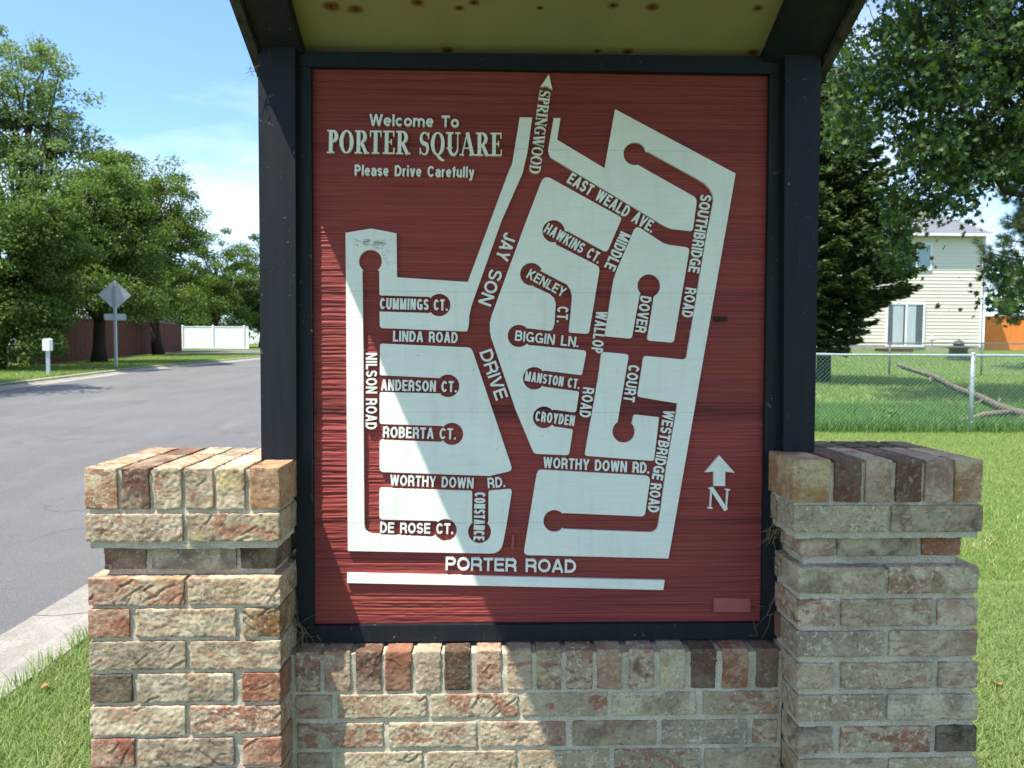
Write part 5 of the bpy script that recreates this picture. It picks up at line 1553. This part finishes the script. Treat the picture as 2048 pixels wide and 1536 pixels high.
# step at the patio door
p = at(1788, 700, 39.2); g0 = float(gz(p[0], 39.2))
o = thing('door_step', 'low weathered wooden step under the patio door of the cream house', 'step', (p[0], 39.2, g0))
m = MB()
for k in range(5): m.box((p[0] - .85, 38.75 + k * .19, g0 + .16), (p[0] + .85, 38.75 + k * .19 + .18, g0 + .20))
m.build('treads', simple('step_boards', (0.36, 0.25, 0.18), .9, .1, .25, 20), o)
m = MB(); m.box((p[0] - .8, 38.78, g0 - .1), (p[0] + .8, 39.65, g0 + .158)); m.build('riser', simple('step_riser', (0.16, 0.10, 0.07), .9, .1, .25, 20), o)
# fire pit
p = at(1917, 700, 34.5); g0 = float(gz(p[0], 34.5))
o = thing('fire_pit', 'dark metal fire pit with wide rim and domed lid on the yard grass', 'fire pit', (p[0], 34.5, g0))
M_PIT = simple('dark_bronze', (0.055, 0.05, 0.045), .6, .4, .3, 12)
m = MB(); m.lathe((p[0], 34.5, g0), [(.52, .0), (.50, .1), (.40, .35), (.38, .50), (.44, .56)], 20); m.build('stand', M_PIT, o, True)
m = MB(); m.lathe((p[0], 34.5, g0), [(.44, .562), (.70, .585), (.70, .61), (.40, .625), (.32, .66), (.20, .67)], 24); m.build('rim', M_PIT, o, True)
m = MB(); m.lathe((p[0], 34.5, g0), [(.20, .672), (.245, .74), (.235, .83), (.16, .91), (.05, .94), (.03, .99), (.01, 1.0)], 16); m.build('lid', M_PIT, o, True)
# garden light
p = at(1863, 690, 38.6); g0 = float(gz(p[0], 38.6))
o = thing('garden_light', 'small white garden light on a stake by the house wall', 'garden light', (p[0], 38.6, g0))
m = MB(); m.tube([(p[0] + .09, 38.6, g0), (p[0], 38.6, g0 + .62)], .025, 6); m.build('stake', M_GALV, o)
m = MB(); m.lathe((p[0], 38.6, g0 + .6), [(.05, 0), (.16, .06), (.17, .16), (.08, .26), (.02, .28)], 12); m.build('lamp_head', M_TRIM, o, True)

# fallen limb leaning behind the near fence
a = at(1795, 728, 13.4); b = at(2075, 842, 12.9)
root = thing('fallen_limb', 'bare broken tree limb leaning behind the near chain link fence', 'fallen branch', gnd(float(b[0]), 12.9))
m = MB(); rr = np.random.default_rng(91); N = 18
def lpt(t): return a + (b - a) * t + np.array([0, 0, .018 * math.sin(t * 7) - .014 * math.sin(t * 19)])
m.tube([lpt(i / (N - 1)) for i in range(N)], [(.038 + .050 * i / (N - 1)) * (1 + .12 * rr.normal()) for i in range(N)], 10)
for t, dv in ((.24, (-.06, -.10, -.12)), (.5, (.05, -.05, .13)), (.72, (.03, -.03, .15))):
    m.tube([lpt(t), lpt(t) + np.array(dv) * 1.0], [.03, .022], 6)
c = lpt(.84); e = at(1905, 850, 12.7); e[2] = float(gz(e[0], 12.7)) + .06
m.tube([c, c + (e - c) * .5 + np.array([0, 0, .05]), e], [.058, .052, .032], 9)
e2 = at(2030, 852, 12.6); m.tube([lpt(.9), e2], [.03, .015], 6); e3 = at(1950, 808, 12.8); m.tube([lpt(.62), e3], [.022, .012], 6)
m.build('limb', M_DEADWOOD, root, True)

# ------------------------------------------------------------------ left side: road sign, pedestal, house roof
def road_sign():
    Y = 26.8; b = at(224.5, 737, Y); b[2] = float(gz(b[0], Y))
    o = thing('road_sign', 'back of a diamond road sign with small plate below on a steel post', 'road sign', b)
    M_ALU = simple('sign_back_aluminium', (0.36, 0.38, 0.39), .5, .4, .12, 6, metal=.3)
    ctr = at(229, 590, Y); h = 33 / F_PX * Y
    m = MB(); s = .76 / 1.0; rr_ = rounded([(0, -.53, .05), (.53, 0, .05), (0, .53, .05), (-.53, 0, .05)])
    n = len(rr_)
    yaw = .32
    def q(u, v, w): return np.array([ctr[0] + u * math.cos(yaw) - w * math.sin(yaw), Y + u * math.sin(yaw) + w * math.cos(yaw), ctr[2] + v])
    vs = [q(u, v, .035) for u, v in rr_] + [q(u, v, .038) for u, v in rr_]
    fs = [tuple(range(n)), tuple(range(2 * n - 1, n - 1, -1))] + [(i, (i + 1) % n, n + (i + 1) % n, n + i) for i in range(n)]
    m.add(vs, fs); m.build('diamond_plate', M_ALU, o)
    cp = at(225, 634, Y)[2]; m = MB(); rr2 = rounded([(-.35, -.115, .03), (.35, -.115, .03), (.35, .115, .03), (-.35, .115, .03)]); n = len(rr2)
    vs = [q(u, v + cp - ctr[2], .035) for u, v in rr2] + [q(u, v + cp - ctr[2], .038) for u, v in rr2]
    fs = [tuple(range(n)), tuple(range(2 * n - 1, n - 1, -1))] + [(i, (i + 1) % n, n + (i + 1) % n, n + i) for i in range(n)]
    m.add(vs, fs); m.build('lower_plate', M_ALU, o)
    m = MB(); x = ctr[0]
    # U channel post
    for (u0, u1, w0, w1) in ((-.042, -.022, -.03, .03), (.022, .042, -.03, .03), (-.0215, .0215, .012, .03)):
        m.box((x + u0, Y + w0, b[2] - .1), (x + u1, Y + w1, ctr[2] + .5))
    m.build('post', M_GALV, o)
    for dz in (.30, -.30):
        m = MB(); m.tube([(x, Y - .02, ctr[2] + dz), (x, Y + .04, ctr[2] + dz)], .012, 6); m.build('bolt', M_GALV, o)
road_sign()
Y = 22.3; b = at(97, 756, Y); b[2] = float(gz(b[0], Y)); tp = at(97, 677, Y)[2]
o = thing('utility_pedestal', 'small white utility pedestal on a post standing on the roadside verge', 'utility marker', b)
m = MB(); m.box((b[0] - .045, Y - .03, b[2] - .1), (b[0] + .045, Y + .03, tp - .36)); m.build('post', M_GALV, o)
m = MB(); rr_ = rounded([(-.10, 0, .03), (.10, 0, .03), (.10, .36, .07), (-.10, .36, .07)]); n = len(rr_)
vs = [(b[0] + u, Y - .09, tp - .36 + v) for u, v in rr_] + [(b[0] + u, Y + .09, tp - .36 + v) for u, v in rr_]
m.add(vs, [tuple(range(n)), tuple(range(2 * n - 1, n - 1, -1))] + [(i, n + i, n + (i + 1) % n, (i + 1) % n) for i in range(n)]); m.build('cover', M_VINYL, o)
# house behind the brown fence
Y = 58.0; c = at(110, 640, Y); g0 = float(gz(c[0], Y))
o = thing('house_behind_fence', 'low house with pale grey roof glimpsed behind the brown fence', 'house', (c[0], Y, g0))
ez = float(at(110, 641, Y)[2])
m = MB(); m.box((c[0] - 7, Y, g0), (c[0] + 5, Y + 8, ez)); m.build('wall', M_SIDING, o)
m = MB(); m.add([(c[0] - 7.4, Y - .5, ez), (c[0] + 5.4, Y - .5, ez), (c[0] + 5.4, Y + 8.5, ez), (c[0] - 7.4, Y + 8.5, ez), (c[0] - 7.4, Y + 4, ez + 2.2), (c[0] + 5.4, Y + 4, ez + 2.2)],
      [(0, 1, 5, 4), (2, 3, 4, 5), (1, 2, 5), (3, 0, 4), (0, 3, 2, 1)]); m.build('roof', simple('pale_shingles', (0.20, 0.20, 0.21), .95, .1, .2, 10), o)
